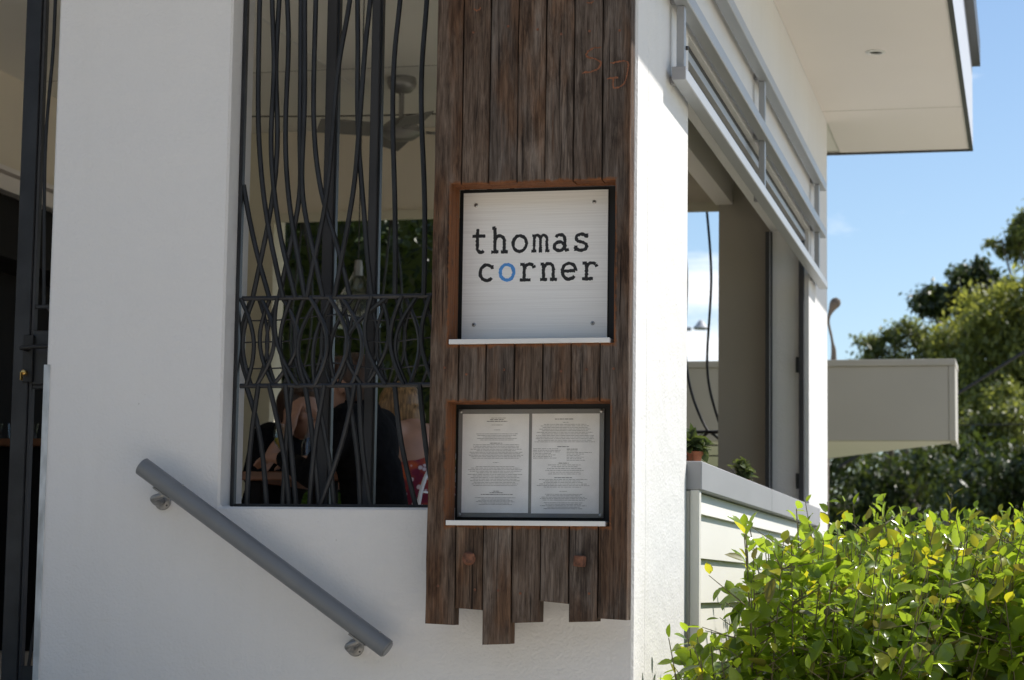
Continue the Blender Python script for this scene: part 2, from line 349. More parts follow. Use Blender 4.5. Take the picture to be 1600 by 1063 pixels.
GRILLE_UPPER=[[(-1.2187, 3.767), (-1.218, 3.417), (-1.216, 3.186), (-1.211, 2.995), (-1.191, 2.805), (-1.177, 2.729), (-1.151, 2.605), (-1.125, 2.515), (-1.116, 2.474)], [(-1.258, 2.83), (-1.238, 2.73), (-1.207, 2.607), (-1.184, 2.538), (-1.163, 2.474)], [(-1.1832, 3.765), (-1.178, 3.415), (-1.163, 3.2), (-1.171, 2.986), (-1.161, 2.849), (-1.142, 2.728), (-1.119, 2.605), (-1.099, 2.559), (-1.077, 2.474)], [(-1.1535, 3.764), (-1.156, 3.414), (-1.163, 3.2), (-1.149, 2.985), (-1.156, 2.819), (-1.176, 2.691), (-1.192, 2.606), (-1.218, 2.474)], [(-1.1328, 3.763), (-1.129, 3.413), (-1.118, 3.313), (-1.122, 3.106), (-1.123, 2.985), (-1.114, 2.84), (-1.094, 2.704), (-1.072, 2.604), (-1.046, 2.474)], [(-1.0871, 3.761), (-1.085, 3.411), (-1.079, 3.105), (-1.079, 2.953), (-1.068, 2.831), (-1.083, 2.711), (-1.107, 2.604), (-1.132, 2.474)], [(-1.0728, 3.76), (-1.07, 3.41), (-1.062, 3.104), (-1.064, 2.937), (-1.068, 2.816), (-1.048, 2.71), (-1.018, 2.603), (-0.988, 2.474)], [(-1.0356, 3.759), (-1.036, 3.409), (-1.037, 3.141), (-1.032, 2.981), (-1.016, 2.853), (-0.994, 2.754), (-0.962, 2.678), (-0.937, 2.601), (-0.904, 2.474)], [(-0.9113, 3.753), (-0.92, 3.403), (-0.945, 3.274), (-0.96, 3.153), (-0.969, 2.979), (-0.977, 2.844), (-0.997, 2.687), (-1.018, 2.603), (-1.04, 2.474)], [(-0.9031, 3.752), (-0.901, 3.402), (-0.895, 3.249), (-0.895, 3.098), (-0.887, 2.946), (-0.872, 2.796), (-0.86, 2.698), (-0.853, 2.599), (-0.834, 2.474)], [(-0.8494, 3.75), (-0.854, 3.4), (-0.867, 3.309), (-0.878, 3.097), (-0.887, 2.946), (-0.892, 2.834), (-0.909, 2.722), (-0.929, 2.601), (-0.951, 2.474)], [(-0.7564, 3.745), (-0.761, 3.395), (-0.774, 3.297), (-0.781, 3.146), (-0.778, 2.973), (-0.768, 2.793), (-0.762, 2.597), (-0.761, 2.474)], [(-0.6709, 3.741), (-0.674, 3.391), (-0.683, 3.278), (-0.689, 3.128), (-0.683, 2.97), (-0.671, 2.79), (-0.667, 2.595), (-0.668, 2.474)]]
GRILLE_LENS=[[(-1.253, 2.474), (-1.21, 2.359), (-1.228, 2.203)], [(-1.213, 2.474), (-1.245, 2.352), (-1.214, 2.203)], [(-1.163, 2.474), (-1.193, 2.351), (-1.145, 2.203)], [(-1.135, 2.474), (-1.16, 2.366), (-1.099, 2.261), (-1.062, 2.203)], [(-1.092, 2.474), (-1.124, 2.351), (-1.089, 2.203)], [(-1.053, 2.474), (-1.079, 2.358), (-1.024, 2.203)], [(-1.03, 2.474), (-0.972, 2.349), (-1.008, 2.203)], [(-1.003, 2.474), (-1.062, 2.35), (-1.039, 2.203)], [(-0.964, 2.474), (-1.019, 2.312), (-1.011, 2.203)], [(-0.968, 2.474), (-0.908, 2.348), (-0.952, 2.203)], [(-0.93, 2.474), (-0.864, 2.347), (-0.893, 2.203)], [(-0.895, 2.474), (-0.963, 2.334), (-0.943, 2.203)], [(-0.832, 2.474), (-0.851, 2.355), (-0.783, 2.203)], [(-0.78, 2.474), (-0.832, 2.391), (-0.906, 2.274), (-0.859, 2.203)], [(-0.807, 2.474), (-0.781, 2.346), (-0.847, 2.203)], [(-0.736, 2.474), (-0.77, 2.354), (-0.726, 2.203)], [(-0.689, 2.474), (-0.755, 2.339), (-0.718, 2.203)], [(-0.733, 2.474), (-0.685, 2.353), (-0.711, 2.203)], [(-0.647, 2.474), (-0.673, 2.352), (-0.631, 2.203)], [(-1.19, 2.474), (-1.144, 2.351), (-1.198, 2.203)], [(-1.123, 2.474), (-1.07, 2.343), (-1.148, 2.203)]]
GRILLE_LOWER=[[(-1.189, 2.203), (-1.212, 2.01), (-1.216, 1.838)], [(-1.231, 2.203), (-1.191, 2.099), (-1.168, 1.973), (-1.155, 1.838)], [(-1.154, 2.203), (-1.125, 2.099), (-1.095, 1.973), (-1.08, 1.838)], [(-1.084, 2.203), (-1.097, 2.04), (-1.103, 1.838)], [(-1.101, 2.203), (-1.086, 2.084), (-1.058, 1.838)], [(-1.041, 2.203), (-1.012, 2.047), (-0.988, 1.838)], [(-0.976, 2.203), (-1.004, 2.025), (-1.015, 1.838)], [(-1.008, 2.203), (-0.952, 1.952), (-0.94, 1.838)], [(-0.88, 2.203), (-0.908, 2.047), (-0.98, 1.838)], [(-0.908, 2.203), (-0.865, 1.974), (-0.857, 1.838)], [(-0.866, 2.203), (-0.855, 2.025), (-0.823, 1.838)], [(-0.756, 2.203), (-0.737, 2.039), (-0.683, 1.838)], [(-0.676, 2.203), (-0.658, 2.039), (-0.621, 1.838)]]

# ------------------------------------------------------------------ ground
FLOOR = 1.25
g = MB().add([(-400, -300, -.02), (400, -300, -.02), (400, 600, -.02), (-400, 600, -.02)], [(0, 1, 2, 3)]).build('ground', 'grass_ground'); tag(g, 'grassy ground around the building', None, None, 'structure')
pv = MB().box(-30, 30, -22, 0.0, -.1, .0).build('pavement', 'concrete'); tag(pv, 'pale concrete pavement in front of the building', None, None, 'structure')
dw = MB().box(2.6, 14, .0, 40, -.1, .004).build('bounce_slab', 'concrete'); tag(dw, 'unseen pale concrete slab added beyond the garden bed to bounce light onto the soffit', None, None, 'structure')  # added out of view so sunlit concrete bounces light up to the soffit
gb = MB().box(.03, 2.58, .03, 6.4, -.1, .05).build('garden_bed', 'earth'); tag(gb, 'earth garden bed beside the clad wall', None, None, 'structure')
st = thing('entry_steps', (-1.0, -.8, 0), 'concrete entry steps below the handrail along the white wall', 'steps')
for i in range(7):
    h = FLOOR-.02-.176*i
    box('step', -1.72+.262*(i-1) if i else -4.2, -1.72+.262*i, -1.55, -.012, 0, h, 'concrete', st, .006)

# ------------------------------------------------------------------ the building
B = thing('cafe_building', (-2, 3, 0), 'white rendered cafe building with deep soffit and open corner dining room', 'building')
TOP = 4.27
def wall(name, m, boxes, parent=B):
    mb = MB()
    for b in boxes: mb.box(*b)
    return mb.build(name, m, parent)
# front wall: pier between door and window, corner pillar, apron under the window
def prism(name, poly, y0, y1, m, parent, bevel=0.006):
    """poly in xz, extruded along y"""
    n = len(poly); mb = MB()
    mb.add([(x, y0, z) for x, z in poly]+[(x, y1, z) for x, z in poly],
           [tuple(range(n)), tuple(range(2*n-1, n-1, -1))]+[(i, i+n, (i+1) % n+n, (i+1) % n) for i in range(n)])
    return mb.build(name, m, parent, bevel=bevel)
WX0, WX1 = -1.270, -.36
prism('front_wall', [(-1.85, 0), (0, 0), (0, TOP), (WX1, TOP), (WX1, 1.829), (WX0, 1.829), (WX0, TOP), (-1.85, TOP)], 0, .2, 'render_white', B, .007)
wall('side_pillar', 'render_white', [(-.1998, .0004, .19, .981, .001, TOP-.0005)])
wall('side_header', 'render_white', [(-.2, -.0005, .9815, 5.1435, 3.47, TOP)])
wall('far_pillar', 'render_white', [(-.2, 0, 5.144, 6.2, 0, TOP)])
wall('inner_column', 'taupe_paint', [(-.485, -.2005, 5.24, 6.2, 0, TOP)])
wall('downstand_beam', 'soffit_paint', [(-.50, -.41, .2, 5.239, 3.63, TOP)])
wall('window_header', 'interior_cream', [(-3.24, -.4855, 6.0, 6.199, 3.765, TOP)])
wall('back_wall', 'cream_paint', [(-3.46, -3.2405, 6.0, 6.2, 0, TOP)])
wall('back_wall', 'interior_cream', [(-4.3, -3.4605, 6.0, 6.2, 0, TOP)])
wall('back_apron', 'interior_cream', [(-3.24, -.4855, 6.0, 6.2, 0, 1.9)])
wall('opening_trim', 'cream_paint', [(-3.2395, -.486, 5.955, 5.9995, 3.725, 3.775)])
wall('left_wall', 'interior_cream', [(-4.4, -4.15, .2, 5.999, 0, TOP)])
wall('front_wall_far', 'render_white', [(-8, -4.0, 0, .2, 0, TOP)])
wall('bar_panelling', 'bar_dark', [(-4.149, -4.12, .3, 5.98, FLOOR, 3.199), (-4.118, -3.4605, 5.93, 5.998, FLOOR, 3.46)])
wall('bulkhead', 'bar_dark', [(-4.149, -3.85, 2.6, 5.99, 3.20, 3.48)])
for z0, z1, m in ((3.49, 3.54, 'cream_paint'), (3.57, 3.60, 'bar_dark'), (3.62, 3.70, 'soffit_paint'), (3.72, 3.745, 'soffit_paint')):
    wall('cornice_rail', m, [(-4.149, -4.149+.05+.03*(z1-3.5)*4, .3, 5.98, z0, z1)])
wall('floor', 'floor_tile', [(-4.15, -.2, .0, 6.0, 1.0, FLOOR)])
wall('ceiling', 'ceiling_paint', [(-8, -.0, .0, 7.1265, TOP, TOP+.1)])
for x in (-2.42, -1.2): wall('ceiling_joint', 'ledge_white', [(x-.006, x+.006, .2, 5.99, TOP-.003, TOP+.002)])
for y in (2.3, 4.5): wall('ceiling_joint', 'fan_blade', [(-4.14, -.51, y-.0015, y+.0015, TOP-.002, TOP+.002)])
# eaves
so = wall('soffit', 'soffit_paint', [(.0005, .783, -.7, 7.127, TOP-.008, TOP+.1), (-8, .0, -.7, -.0005, TOP-.008, TOP+.1), (-4, .0, 7.127, 7.128, TOP-.008, TOP+.1)])
wall('soffit_joint', 'canopy_paint', [(.001, .78, 5.908, 5.912, TOP-.0095, TOP)])
wall('fascia', 'fascia_grey', [(.7835, .793, -.7, 7.127, TOP-.006, 4.90), (-8, .793, -.712, -.7005, TOP-.006, 4.9), (-4, .793, 7.1275, 7.137, TOP-.006, 4.9)])
wall('drip_edge', 'gutter_dark', [(.772, .7945, -.7, 7.125, TOP-.016, TOP-.0085), (-4, .794, 7.112, 7.1385, TOP-.018, TOP-.0090)])
wall('roof', 'gutter_dark', [(-8, .792, -.7, 7.126, 4.8, 4.9)])
wall('gutter', 'gutter_dark', [(.7935, .842, -.75, 7.127, 4.77, 4.93)])
dl = thing('downlight', (.387, 4.57, TOP-.01), 'small round white downlight set in the cream soffit', 'light')
MB().lathe([(.03, 0), (.048, 0), (.05, -.004), (.034, -.008), (.03, -.002)], (.387, 4.57, TOP-.008), 24).build('trim_ring', 'ledge_white', dl, True)
MB().lathe([(.0, -.002), (.03, -.002), (.03, .0)], (.387, 4.57, TOP-.008), 24).build('lens', 'aluminium', dl, True)
# sliding-blind tracks in the side opening
tr = thing('blind_track', (-.2, 5.13, FLOOR), 'dark vertical blind track beside the taupe column', 'track')
box('channel', -.222, -.188, 5.105, 5.1425, 2.02, 3.46, 'post_steel', tr, .002); box('lip', -.20, -.196, 5.098, 5.1045, 2.02, 3.46, 'aluminium', tr, .0005)
tr2 = thing('blind_track', (-.02, 5.13, FLOOR), 'slim dark blind track at the edge of the far white pillar', 'track')
box('channel', -.048, -.022, 5.10, 5.1425, 2.02, 3.46, 'post_steel', tr2, .002)
for z in (2.12, 2.72): box('latch', -.064, -.0485, 5.10, 5.12, z, z+.08, 'black_backing', tr2, .002)
trh = thing('blind_head_track', (-.08, 3, 3.46), 'dark blind track under the header of the side opening', 'track')
box('channel', -.10, -.02, .985, 5.14, 3.435, 3.4695, 'post_steel', trh, .002)
box('guide', -.035, -.012, .985, 5.09, 3.405, 3.4345, 'aluminium', trh, .001)

# low clad wall with grey cap
lw = thing('clad_low_wall', (0, 3, 0), 'low cream weatherboard wall with a thick grey cap', 'wall')
box('core', -.16, .012, .9815, 5.143, 0, 1.925, 'canopy_paint', lw, 0)
box('cap', -.17, .052, .985, 3.02, 1.928, 2.024, 'cap_grey', lw, .003); box('cap', .0005-.17, .052, 3.0215, 5.1435, 1.928, 2.024, 'cap_grey', lw, .003)
box('cap', .001, .052, 5.1436, 5.195, 1.928, 2.024, 'cap_grey', lw, .003)
box('corner_trim', .0125, .044, .983, 1.03, 0, 1.9275, 'weatherboard_paint', lw, .003)
box('corner_trim', .0125, .044, 5.10, 5.142, 0, 1.9275, 'weatherboard_paint', lw, .003)
zz = [1.925, 1.852, 1.704, 1.556, 1.407, 1.259, 1.11, .962, .814, .666, .518, .37, .222, .074]
for a, b in zip(zz, zz[1:]):
    MB().add([(.013, 1.031, a), (.017, 1.031, a+.01 if a < 1.92 else a), (.036, 1.031, b), (.013, 1.031, b)] + [(.013, 5.099, a), (.017, 5.099, a+.01 if a < 1.92 else a), (.036, 5.099, b), (.013, 5.099, b)],
             [(0, 1, 2, 3), (7, 6, 5, 4), (0, 4, 5, 1), (1, 5, 6, 2), (2, 6, 7, 3), (3, 7, 4, 0)]).build('weatherboard', 'weatherboard_paint', lw)

# sunshade rails along the side opening
sh = thing('sunshade_frame', (.05, 3, 3.2), 'grey metal sunshade frame of three long rails along the side wall', 'sunshade')
for z0, z1, ya, yb, x0, x1 in ((3.208, 3.252, .52, 5.52, .018, .064), (3.468, 3.516, -.25, 5.42, .020, .066), (3.722, 3.768, -.25, 5.42, .020, .066)):
    ra = box('rail', x0, x1, ya, yb, z0, z1, 'aluminium', sh, .003)
    box('end_cap', x0+.001, x1-.001, ya-.0035, ya-.0003, z0+.001, z1-.001, 'cap_grey', ra, .001)
    box('end_cap', x0+.001, x1-.001, yb+.0003, yb+.0035, z0+.001, z1-.001, 'cap_grey', ra, .001)
for y in (.60, 2.80, 5.22):
    for z0, z1 in ((3.2525, 3.4675), (3.5165, 3.7215)):
        box('upright', .022, .048, y-.012, y+.022, z0, z1, 'aluminium', sh, .002)
    for z in (3.225, 3.49, 3.745):
        box('bracket', .001, .0175, y-.01, y+.02, z-.012, z+.012, 'cap_grey', sh, .001)
for y in (.62,):
    MB().lathe([(.007, 0), (.007, .006), (.004, .008)], (.0482, y, 3.335), 10, 'X').build('bolt', 'gutter_dark', sh)

# galvanised angle on the door jamb
ga = thing('corner_guard', (-1.85, 0, FLOOR), 'galvanised steel corner guard on the door jamb', 'corner guard')
box('front_leaf', -1.8555, -1.836, -.004, -.0005, 1.06, 2.264, 'galvanised', ga, .0008)
box('return_leaf', -1.8565, -1.8510, -.0035, .05, 1.06, 2.264, 'galvanised', ga, .0008)

# ------------------------------------------------------------------ timber sign board
T = thing('timber_sign_board', (-.285, -.1, 1.43), 'tall panel of weathered hardwood planks with two openings, fixed to the white wall', 'sign board')
rnd = random.Random(5)
XS = [-.577, -.4935, -.4105, -.327, -.2435, -.160, -.0765, .008]
BOT = [1.492, 1.535, 1.437, 1.500, 1.558, 1.505, 1.515]
FY = [-.150, -.146, -.152, -.147, -.149, -.151, -.148]
ZT = 3.95
def plank(poly, yf, yb=-.088):
    # poly: xz outline, subdivided with small wobble for hand-sawn edges
    out = []
    n = len(poly)
    for i in range(n):
        a = poly[i]; b = poly[(i+1) % n]; L = math.hypot(b[0]-a[0], b[1]-a[1]); k = max(1, int(L/.09))
        for j in range(k):
            t = j/k; wob = .0011 if j else .0006
            out.append((a[0]+(b[0]-a[0])*t+rnd.uniform(-wob, wob), a[1]+(b[1]-a[1])*t+rnd.uniform(-wob, wob)))
    m = len(out); bm = bmesh.new()
    f = [bm.verts.new((x, yf+rnd.uniform(-.0008, .0008), z)) for x, z in out]; bk = [bm.verts.new((x, yb, z)) for x, z in out]
    ff = bm.faces.new(f); bm.faces.new(bk[::-1])
    for i in range(m): bm.faces.new((f[i], bk[i], bk[(i+1) % m], f[(i+1) % m]))
    bmesh.ops.recalc_face_normals(bm, faces=bm.faces)
    bmesh.ops.bevel(bm, geom=[e for e in ff.edges], offset=.0035, segments=2, affect='EDGES', profile=.5, clamp_overlap=True)
    bmesh.ops.triangulate(bm, faces=[q for q in bm.faces if len(q.verts) > 4])
    me = bpy.data.meshes.new('plank'); bm.to_mesh(me); bm.free(); me.materials.append(MATS['timber'])
    o = bpy.data.objects.new('plank', me); return link(o, T)
gapw = .0016
H1 = (-.523, -.037, 2.296, 2.766); H2 = (-.523, -.046, 1.774, 2.129)
for i in range(7):
    x0, x1 = XS[i]+gapw, XS[i+1]-gapw; tilt = rnd.uniform(-.006, .006)
    if i == 0:
        plank([(x0-.004, BOT[0]), (x1, BOT[0]-.003), (x1, H2[2]), (H2[0], H2[2]), (H2[0], H2[3]), (x1, H2[3]), (x1, H1[2]), (H1[0], H1[2]), (H1[0], H1[3]), (x1, H1[3]), (x1, ZT), (x0+.004, ZT)], FY[0])
    elif i == 6:
        plank([(x0, BOT[6]), (x1+.001, BOT[6]-.004), (x1, ZT), (x0, ZT), (x0, H1[3]), (H1[1], H1[3]), (H1[1], H1[2]), (x0, H1[2]), (x0, H2[3]), (H2[1], H2[3]), (H2[1], H2[2]), (x0, H2[2])], FY[6])
    else:
        plank([(x0, BOT[i]+tilt), (x1, BOT[i]-tilt), (x1, H2[2]), (x0, H2[2])], FY[i])
        plank([(x0, H2[3]), (x1, H2[3]+rnd.uniform(-.003, .003)), (x1, H1[2]), (x0, H1[2])], FY[i]+rnd.uniform(-.002, .002))
        plank([(x0, H1[3]+rnd.uniform(-.002, .002)), (x1, H1[3]+rnd.uniform(-.002, .002)), (x1, ZT), (x0, ZT)], FY[i]+rnd.uniform(-.002, .002))
for z in (1.62, 2.2, 3.1, 3.7): box('batten', -.55, -.03, -.0875, -.0005, z-.04, z+.04, 'black_backing', T, .002)
def recess(h):
    x0, x1, z0, z1 = h; mb = MB()
    mb.box(x0-.005, x1+.005, -.0255, -.0215, z0-.005, z1+.005)
    mb.box(x0-.011, x0-.0055, -.0875, -.026, z0-.005, z1+.005).box(x1+.0055, x1+.011, -.0875, -.026, z0-.005, z1+.005)
    mb.box(x0-.011, x1+.011, -.0875, -.026, z1+.0055, z1+.011).box(x0-.011, x1+.011, -.0875, -.026, z0-.011, z0-.0055)
    return mb.build('recess_lining', 'black_backing', T)
recess(H1); recess(H2)
for x0, x1, z0, z1 in (H1, H2):   # timber reveals behind the planks
    box('reveal', x0-.0055, x0+.001, -.0874, -.052, z0+.014, z1, 'timber', T, .001); box('reveal', x1-.001, x1+.0055, -.0874, -.052, z0+.014, z1, 'timber', T, .001)
    box('reveal', x0+.0012, x1-.0012, -.0874, -.062, z1-.001, z1+.0055, 'timber', T, .001)
for h, dz in ((H1, 2.296), (H2, 1.774)):
    box('ledge', h[0]+.003, h[1]-.010, -.1585, -.045, dz-.0005, dz+.0135, 'ledge_white', T, .0008)
for (x, z), rz in (((-.452, 1.679), .25), ((-.124, 1.675), -.1)):
    bo = MB().box(-.014, .014, -.034, 0, -.0155, .0155).build('bolt_head', 'rust_bolt', T, bevel=.003, wm=Matrix.Translation((x, -.1475, z)) @ Matrix.Rotation(rz, 4, 'Z') @ Matrix.Rotation(.06, 4, 'Y'))
    bo2 = MB().lathe([(.019, 0), (.020, -.002), (.017, -.0035)], (x, -.1475, z), 16, 'Y').build('washer', 'rust_bolt', bo)

for i in range(7):   # old nail heads
    for z in (3.22, 2.215, 1.60):
        if rnd.random() < .75: MB().lathe([(.0042, 0), (.0036, -.0014), (0, -.0018)], ((XS[i]+XS[i+1])/2+rnd.uniform(-.02, .02), FY[i]-.0022, z+rnd.uniform(-.02, .02)), 8, 'Y').build('nail_head', 'rust_bolt', T)
# strokes: ribbons on a plane y = const facing -y
def ribbon(mb, pts, wdt, y, rr, jit=.18, mi=0, step=.0022, cl=False):
    P = [Vector((p[0], p[1])) for p in pts]; Q = []
    for a, b in zip(P, P[1:]):
        k = max(1, int((b-a).length/step))
        Q += [a+(b-a)*(i/k) for i in range(k)]
    Q.append(P[-1]); n = len(Q); vs = []
    for i, p in enumerate(Q):
        if cl and i in (0, n-1): d = Q[1]-Q[n-2]
        else: d = Q[min(i+1, n-1)]-Q[max(i-1, 0)]
        d.normalize(); nn = Vector((-d.y, d.x))
        a = wdt*.5*(1+rr.uniform(-jit, jit)); b = wdt*.5*(1+rr.uniform(-jit, jit))
        vs += [(p.x+nn.x*a, y, p.y+nn.y*a), (p.x-nn.x*b, y, p.y-nn.y*b)]
    if cl: vs[-2:] = vs[:2]
    mb.add(vs, [(2*i, 2*i+1, 2*i+3, 2*i+2) for i in range(n-1)], mi)
marks = [[(-.08, 3.154), (-.107, 3.152), (-.125, 3.132), (-.096, 3.12), (-.08, 3.109), (-.095, 3.088), (-.135, 3.081)],
         [(-.053, 3.107), (-.002, 3.108), (-.008, 3.055), (-.023, 3.037), (-.042, 3.035), (-.045, 3.062), (-.063, 3.06)], [(-.045, 3.062), (-.029, 3.064)],
         [(-.462, 3.287), (-.452, 3.281), (-.44, 3.289)], [(-.124, 3.291), (-.115, 3.287), (-.103, 3.292)]]
rr = random.Random(3)
for k, m in enumerate(marks):
    mb = MB(); ribbon(mb, [(p.x, p.y) for p in spline([(a, b, 0) for a, b in m], 5)], .0042, -.1552-.0001*k, rr, .8, step=.003); mb.build('chalk_mark', 'rust_chalk', T)

# ------------------------------------------------------------------ brushed steel name sign
SG = thing('name_sign', (-.2965, -.034, 2.323), 'square brushed steel sign reading thomas corner with a blue letter o', 'sign')
box('plate', -.515, -.078, -.0335, -.030, 2.3235, 2.760, 'brushed_steel', SG, .0006)
for x, z in ((-.476, 2.722), (-.120, 2.723), (-.477, 2.366), (-.121, 2.366)):
    sc = MB().lathe([(.0062, 0), (.0062, -.0012), (.004, -.0028), (.0, -.0032)], (x, -.0336, z), 14, 'Y').build('screw', 'screw_steel', SG, True)
    MB().lathe([(.0022, 0), (.0, -.0004)], (x, -.0369, z), 6, 'Y').build('socket', 'black_backing', sc)
def arc(cx, cz, rx, rz, a0, a1, n=22): return [(cx+rx*math.cos(R_(a0+(a1-a0)*i/n)), cz+rz*math.sin(R_(a0+(a1-a0)*i/n))) for i in range(n+1)]
GL = {
 't': [[(.42, 1.38), (.40, .9), (.40, .28)]+arc(.62, .28, .22, .22, 180, 320, 10), [(.10, .97), (.88, .97)]],
 'h': [[(.06, 1.40), (.26, 1.40)], [(.24, 1.42), (.24, .05)], arc(.52, .66, .28, .30, 165, 0, 12)+[(.80, .05)], [(.02, .06), (.46, .06)], [(.60, .06), (1.02, .06)]],
 'o': [arc(.5, .5, .40, .44, 0, 360, 36)],
 'm': [[(.02, .93), (.16, .93)], [(.14, .95), (.14, .05)], arc(.33, .70, .19, .25, 170, 0, 10)+[(.52, .05)], arc(.71, .70, .19, .25, 170, 0, 10)+[(.90, .05)], [(-.02, .06), (.28, .06)], [(.42, .06), (.62, .06)], [(.80, .06), (1.06, .06)]],
 'a': [arc(.46, .70, .28, .25, 155, 0, 12)+[(.74, .2), (.82, .07), (.98, .12)], arc(.42, .30, .30, .24, 0, 360, 26)],
 's': [[(.80, .98), (.80, .74)], arc(.48, .74, .30, .21, 25, 235, 14)+[(.5, .52)]+arc(.48, .27, .33, .22, 60, -160, 14), [(.16, .02), (.16, .32)]],
 'c': [arc(.52, .5, .40, .44, 38, 318, 26), [(.82, .92), (.84, .70)]],
 'r': [[(.06, .93), (.32, .93)], [(.30, .95), (.30, .05)], arc(.62, .62, .32, .32, 165, 50, 10), [(.84, .86), (.90, .72)], [(.04, .06), (.68, .06)]],
 'n': [[(.04, .93), (.24, .93)], [(.22, .95), (.22, .05)], arc(.52, .66, .28, .29, 168, 0, 12)+[(.80, .05)], [(.02, .06), (.44, .06)], [(.60, .06), (1.02, .06)]],
 'e': [[(.12, .52), (.86, .52)], [(.88, .52)]+arc(.5, .5, .40, .44, 8, 322, 26)],
}
def word(txt, x0, pitch, zb, xh, blue=-1):
    for i, ch in enumerate(txt):
        mb = MB()
        for k, stq in enumerate(GL[ch]):
            dz = rr.uniform(-.002, .002)
            cl = ch == 'o' or (ch == 'a' and k == 1)
            ribbon(mb, [(x0+pitch*i+q[0]*pitch*.82, zb+q[1]*xh) for q in stq], .0098 if ch != 'm' else .0086, -.0338-.00006*k, rr, .24, cl=cl, step=.0024)
        mb.build('letter', 'letter_blue' if i == blue else 'letter_black', SG)
word('thomas', -.491, .0618, 2.5785, .053)
word('corner', -.467, .0622, 2.4935, .053, 1)

# ------------------------------------------------------------------ framed menu
MN = thing('menu_board', (-.30, -.034, 1.80), 'framed two-page menu behind clear perspex in the lower opening', 'menu')
box('backing_sheet', -.519, -.084, -.0338, -.0315, 1.8005, 2.1165, 'menu_grey', MN, .0005)
rm = random.Random(8)
def page(x0, x1, z0, z1, rows):
    p = box('page', x0, x1, -.0346, -.0341, z0, z1, 'paper', MN, 0)
    mb = MB(); h = z1-z0; wd = x1-x0
    for t, a, b, bold in rows:
        z = z1-h*t; x = x0+wd*a; xe = x0+wd*b; th = .0017 if bold else .0011
        while x < xe:
            l = min(rm.uniform(.003, .013), xe-x)
            if l > .0015: mb.add([(x, -.0348, z), (x+l, -.0348, z), (x+l, -.0348, z+th), (x, -.0348, z+th)], [(0, 1, 2, 3)], 1 if bold else 0)
            x += l+rm.uniform(.0013, .0024)
    mb.build('print', ['ink', 'ink_bold'], p)
def para(t0, n, dt, a, b, bold=False):
    o = []
    for i in range(n):
        q = rm.uniform(0, .5)*(b-a)*.35; o.append((t0+i*dt, a+q, b-q, bold))
    return o
L = para(.045, 1, .02, .42, .66)+para(.062, 2, .017, .36, .68, True)+[(.115, .44, .60, False)]+para(.165, 1, .02, .46, .58)+para(.205, 5, .0155, .2, .84)+[(.30, .42, .60, True)]
L += para(.315, 10, .0152, .10, .92)+[(.495, .47, .55, False)]+para(.535, 13, .0160, .08, .92)+para(.785, 1, .02, .46, .58, True)+para(.800, 1, .02, .40, .64, True)+para(.818, 1, .02, .28, .78, True)+para(.85, 6, .0135, .2, .82)
page(-.5065, -.3065, 1.8135, 2.1025, L)
Rr = [(.058, .34, .62, True), (.09, .46, .54, False)]+para(.11, 12, .0160, .04, .94)+[(.335, .38, .56, True)]+[(.355+.0155*i, .02, rm.uniform(.28, .44), False) for i in range(7)]+[(.36, .52, .68, True)]+[(.377+.0155*i, .52, rm.uniform(.68, .9), False) for i in range(7)]
Rr += [(.50, .40, .55, True)]+para(.517, 6, .018, .2, .78)+[(.645, .34, .60, True)]+para(.662, 6, .0152, .06, .88)+[(.78, .42, .54, False)]+para(.81, 5, .0145, .10, .86)+para(.895, 5, .0145, .12, .84)
page(-.2975, -.0975, 1.8125, 2.1025, Rr)
box('cover', -.5175, -.0855, -.0385, -.0355, 1.802, 2.115, 'perspex', MN, 0)
for x, z in ((-.511, 2.109), (-.092, 2.109), (-.511, 1.8085), (-.092, 1.8085)):
    MB().lathe([(.0048, 0), (.0048, -.0012), (.003, -.0024), (.0, -.0028)], (x, -.0386, z), 12, 'Y').build('screw', 'screw_steel', MN, True)

# ------------------------------------------------------------------ handrail
HR = thing('handrail', (-1.1, -.08, 1.4), 'sloping grey tubular handrail on the white front wall', 'handrail')
a = Vector((-1.489, -.085, 1.947)); b = Vector((-.708, -.085, 1.415)); d = (b-a).normalized(); nrm = Vector((-d.z, 0, d.x)) * (1 if d.x > 0 else -1)
rl = MB().tube([a, a+d*.003, b-d*.003, b], [.0255, .0285, .0285, .0255], 32).build('rail_tube', 'rail_paint', HR, True)
MB().tube([b+d*.0004, b+d*.0022], .024, 24).build('end_cap', 'rail_paint', rl, True)
for px, pz in ((-1.45, 1.843), (-.830, 1.416)):
    t = (Vector((px, 0, pz))-a).dot(d); c = a+d*(t+.012)-nrm*.0285
    br = MB().lathe([(.0262, 0), (.0268, -.003), (.024, -.0065), (.013, -.0085), (.012, -.0095)], (px, -.0004, pz), 28, 'Y').build('wall_bracket', 'cast_metal', HR, True)
    e = Vector((px, -.010, pz))
    MB().tube(spline([e, (px, -.045, pz-.006), (px+.001, -.080, pz+.006), c-nrm*.002-Vector((0, 0, .006)), c-nrm*.001], 5), [.0105]*10+[.0095]*11, 12).build('arm', 'cast_metal', br, True)
    mb = MB(); u = Vector((0, 1, 0))
    vs = [c+d*sx*.03+u*sy*.013+nrm*sz for sx in (-1, 1) for sy in (-1, 1) for sz in (-.0035, .002)]
    mb.add(vs, [(0, 1, 3, 2), (4, 6, 7, 5), (0, 4, 5, 1), (2, 3, 7, 6), (0, 2, 6, 4), (1, 5, 7, 3)]).build('saddle', 'cast_metal', br, bevel=.001)
    for an in (80, 200, 320): MB().lathe([(.0035, 0), (.003, -.0015), (0, -.0018)], (px+.019*math.cos(R_(an)), -.0068, pz+.019*math.sin(R_(an))), 8, 'Y').build('screw', 'gutter_dark', br)
    q = a+d*(t+.055)+nrm*.0278+Vector((0, -.006, 0)); MB().tube([q, q+nrm*.0035], [.0042, .0032], 8).build('rivet', 'screw_steel', rl)

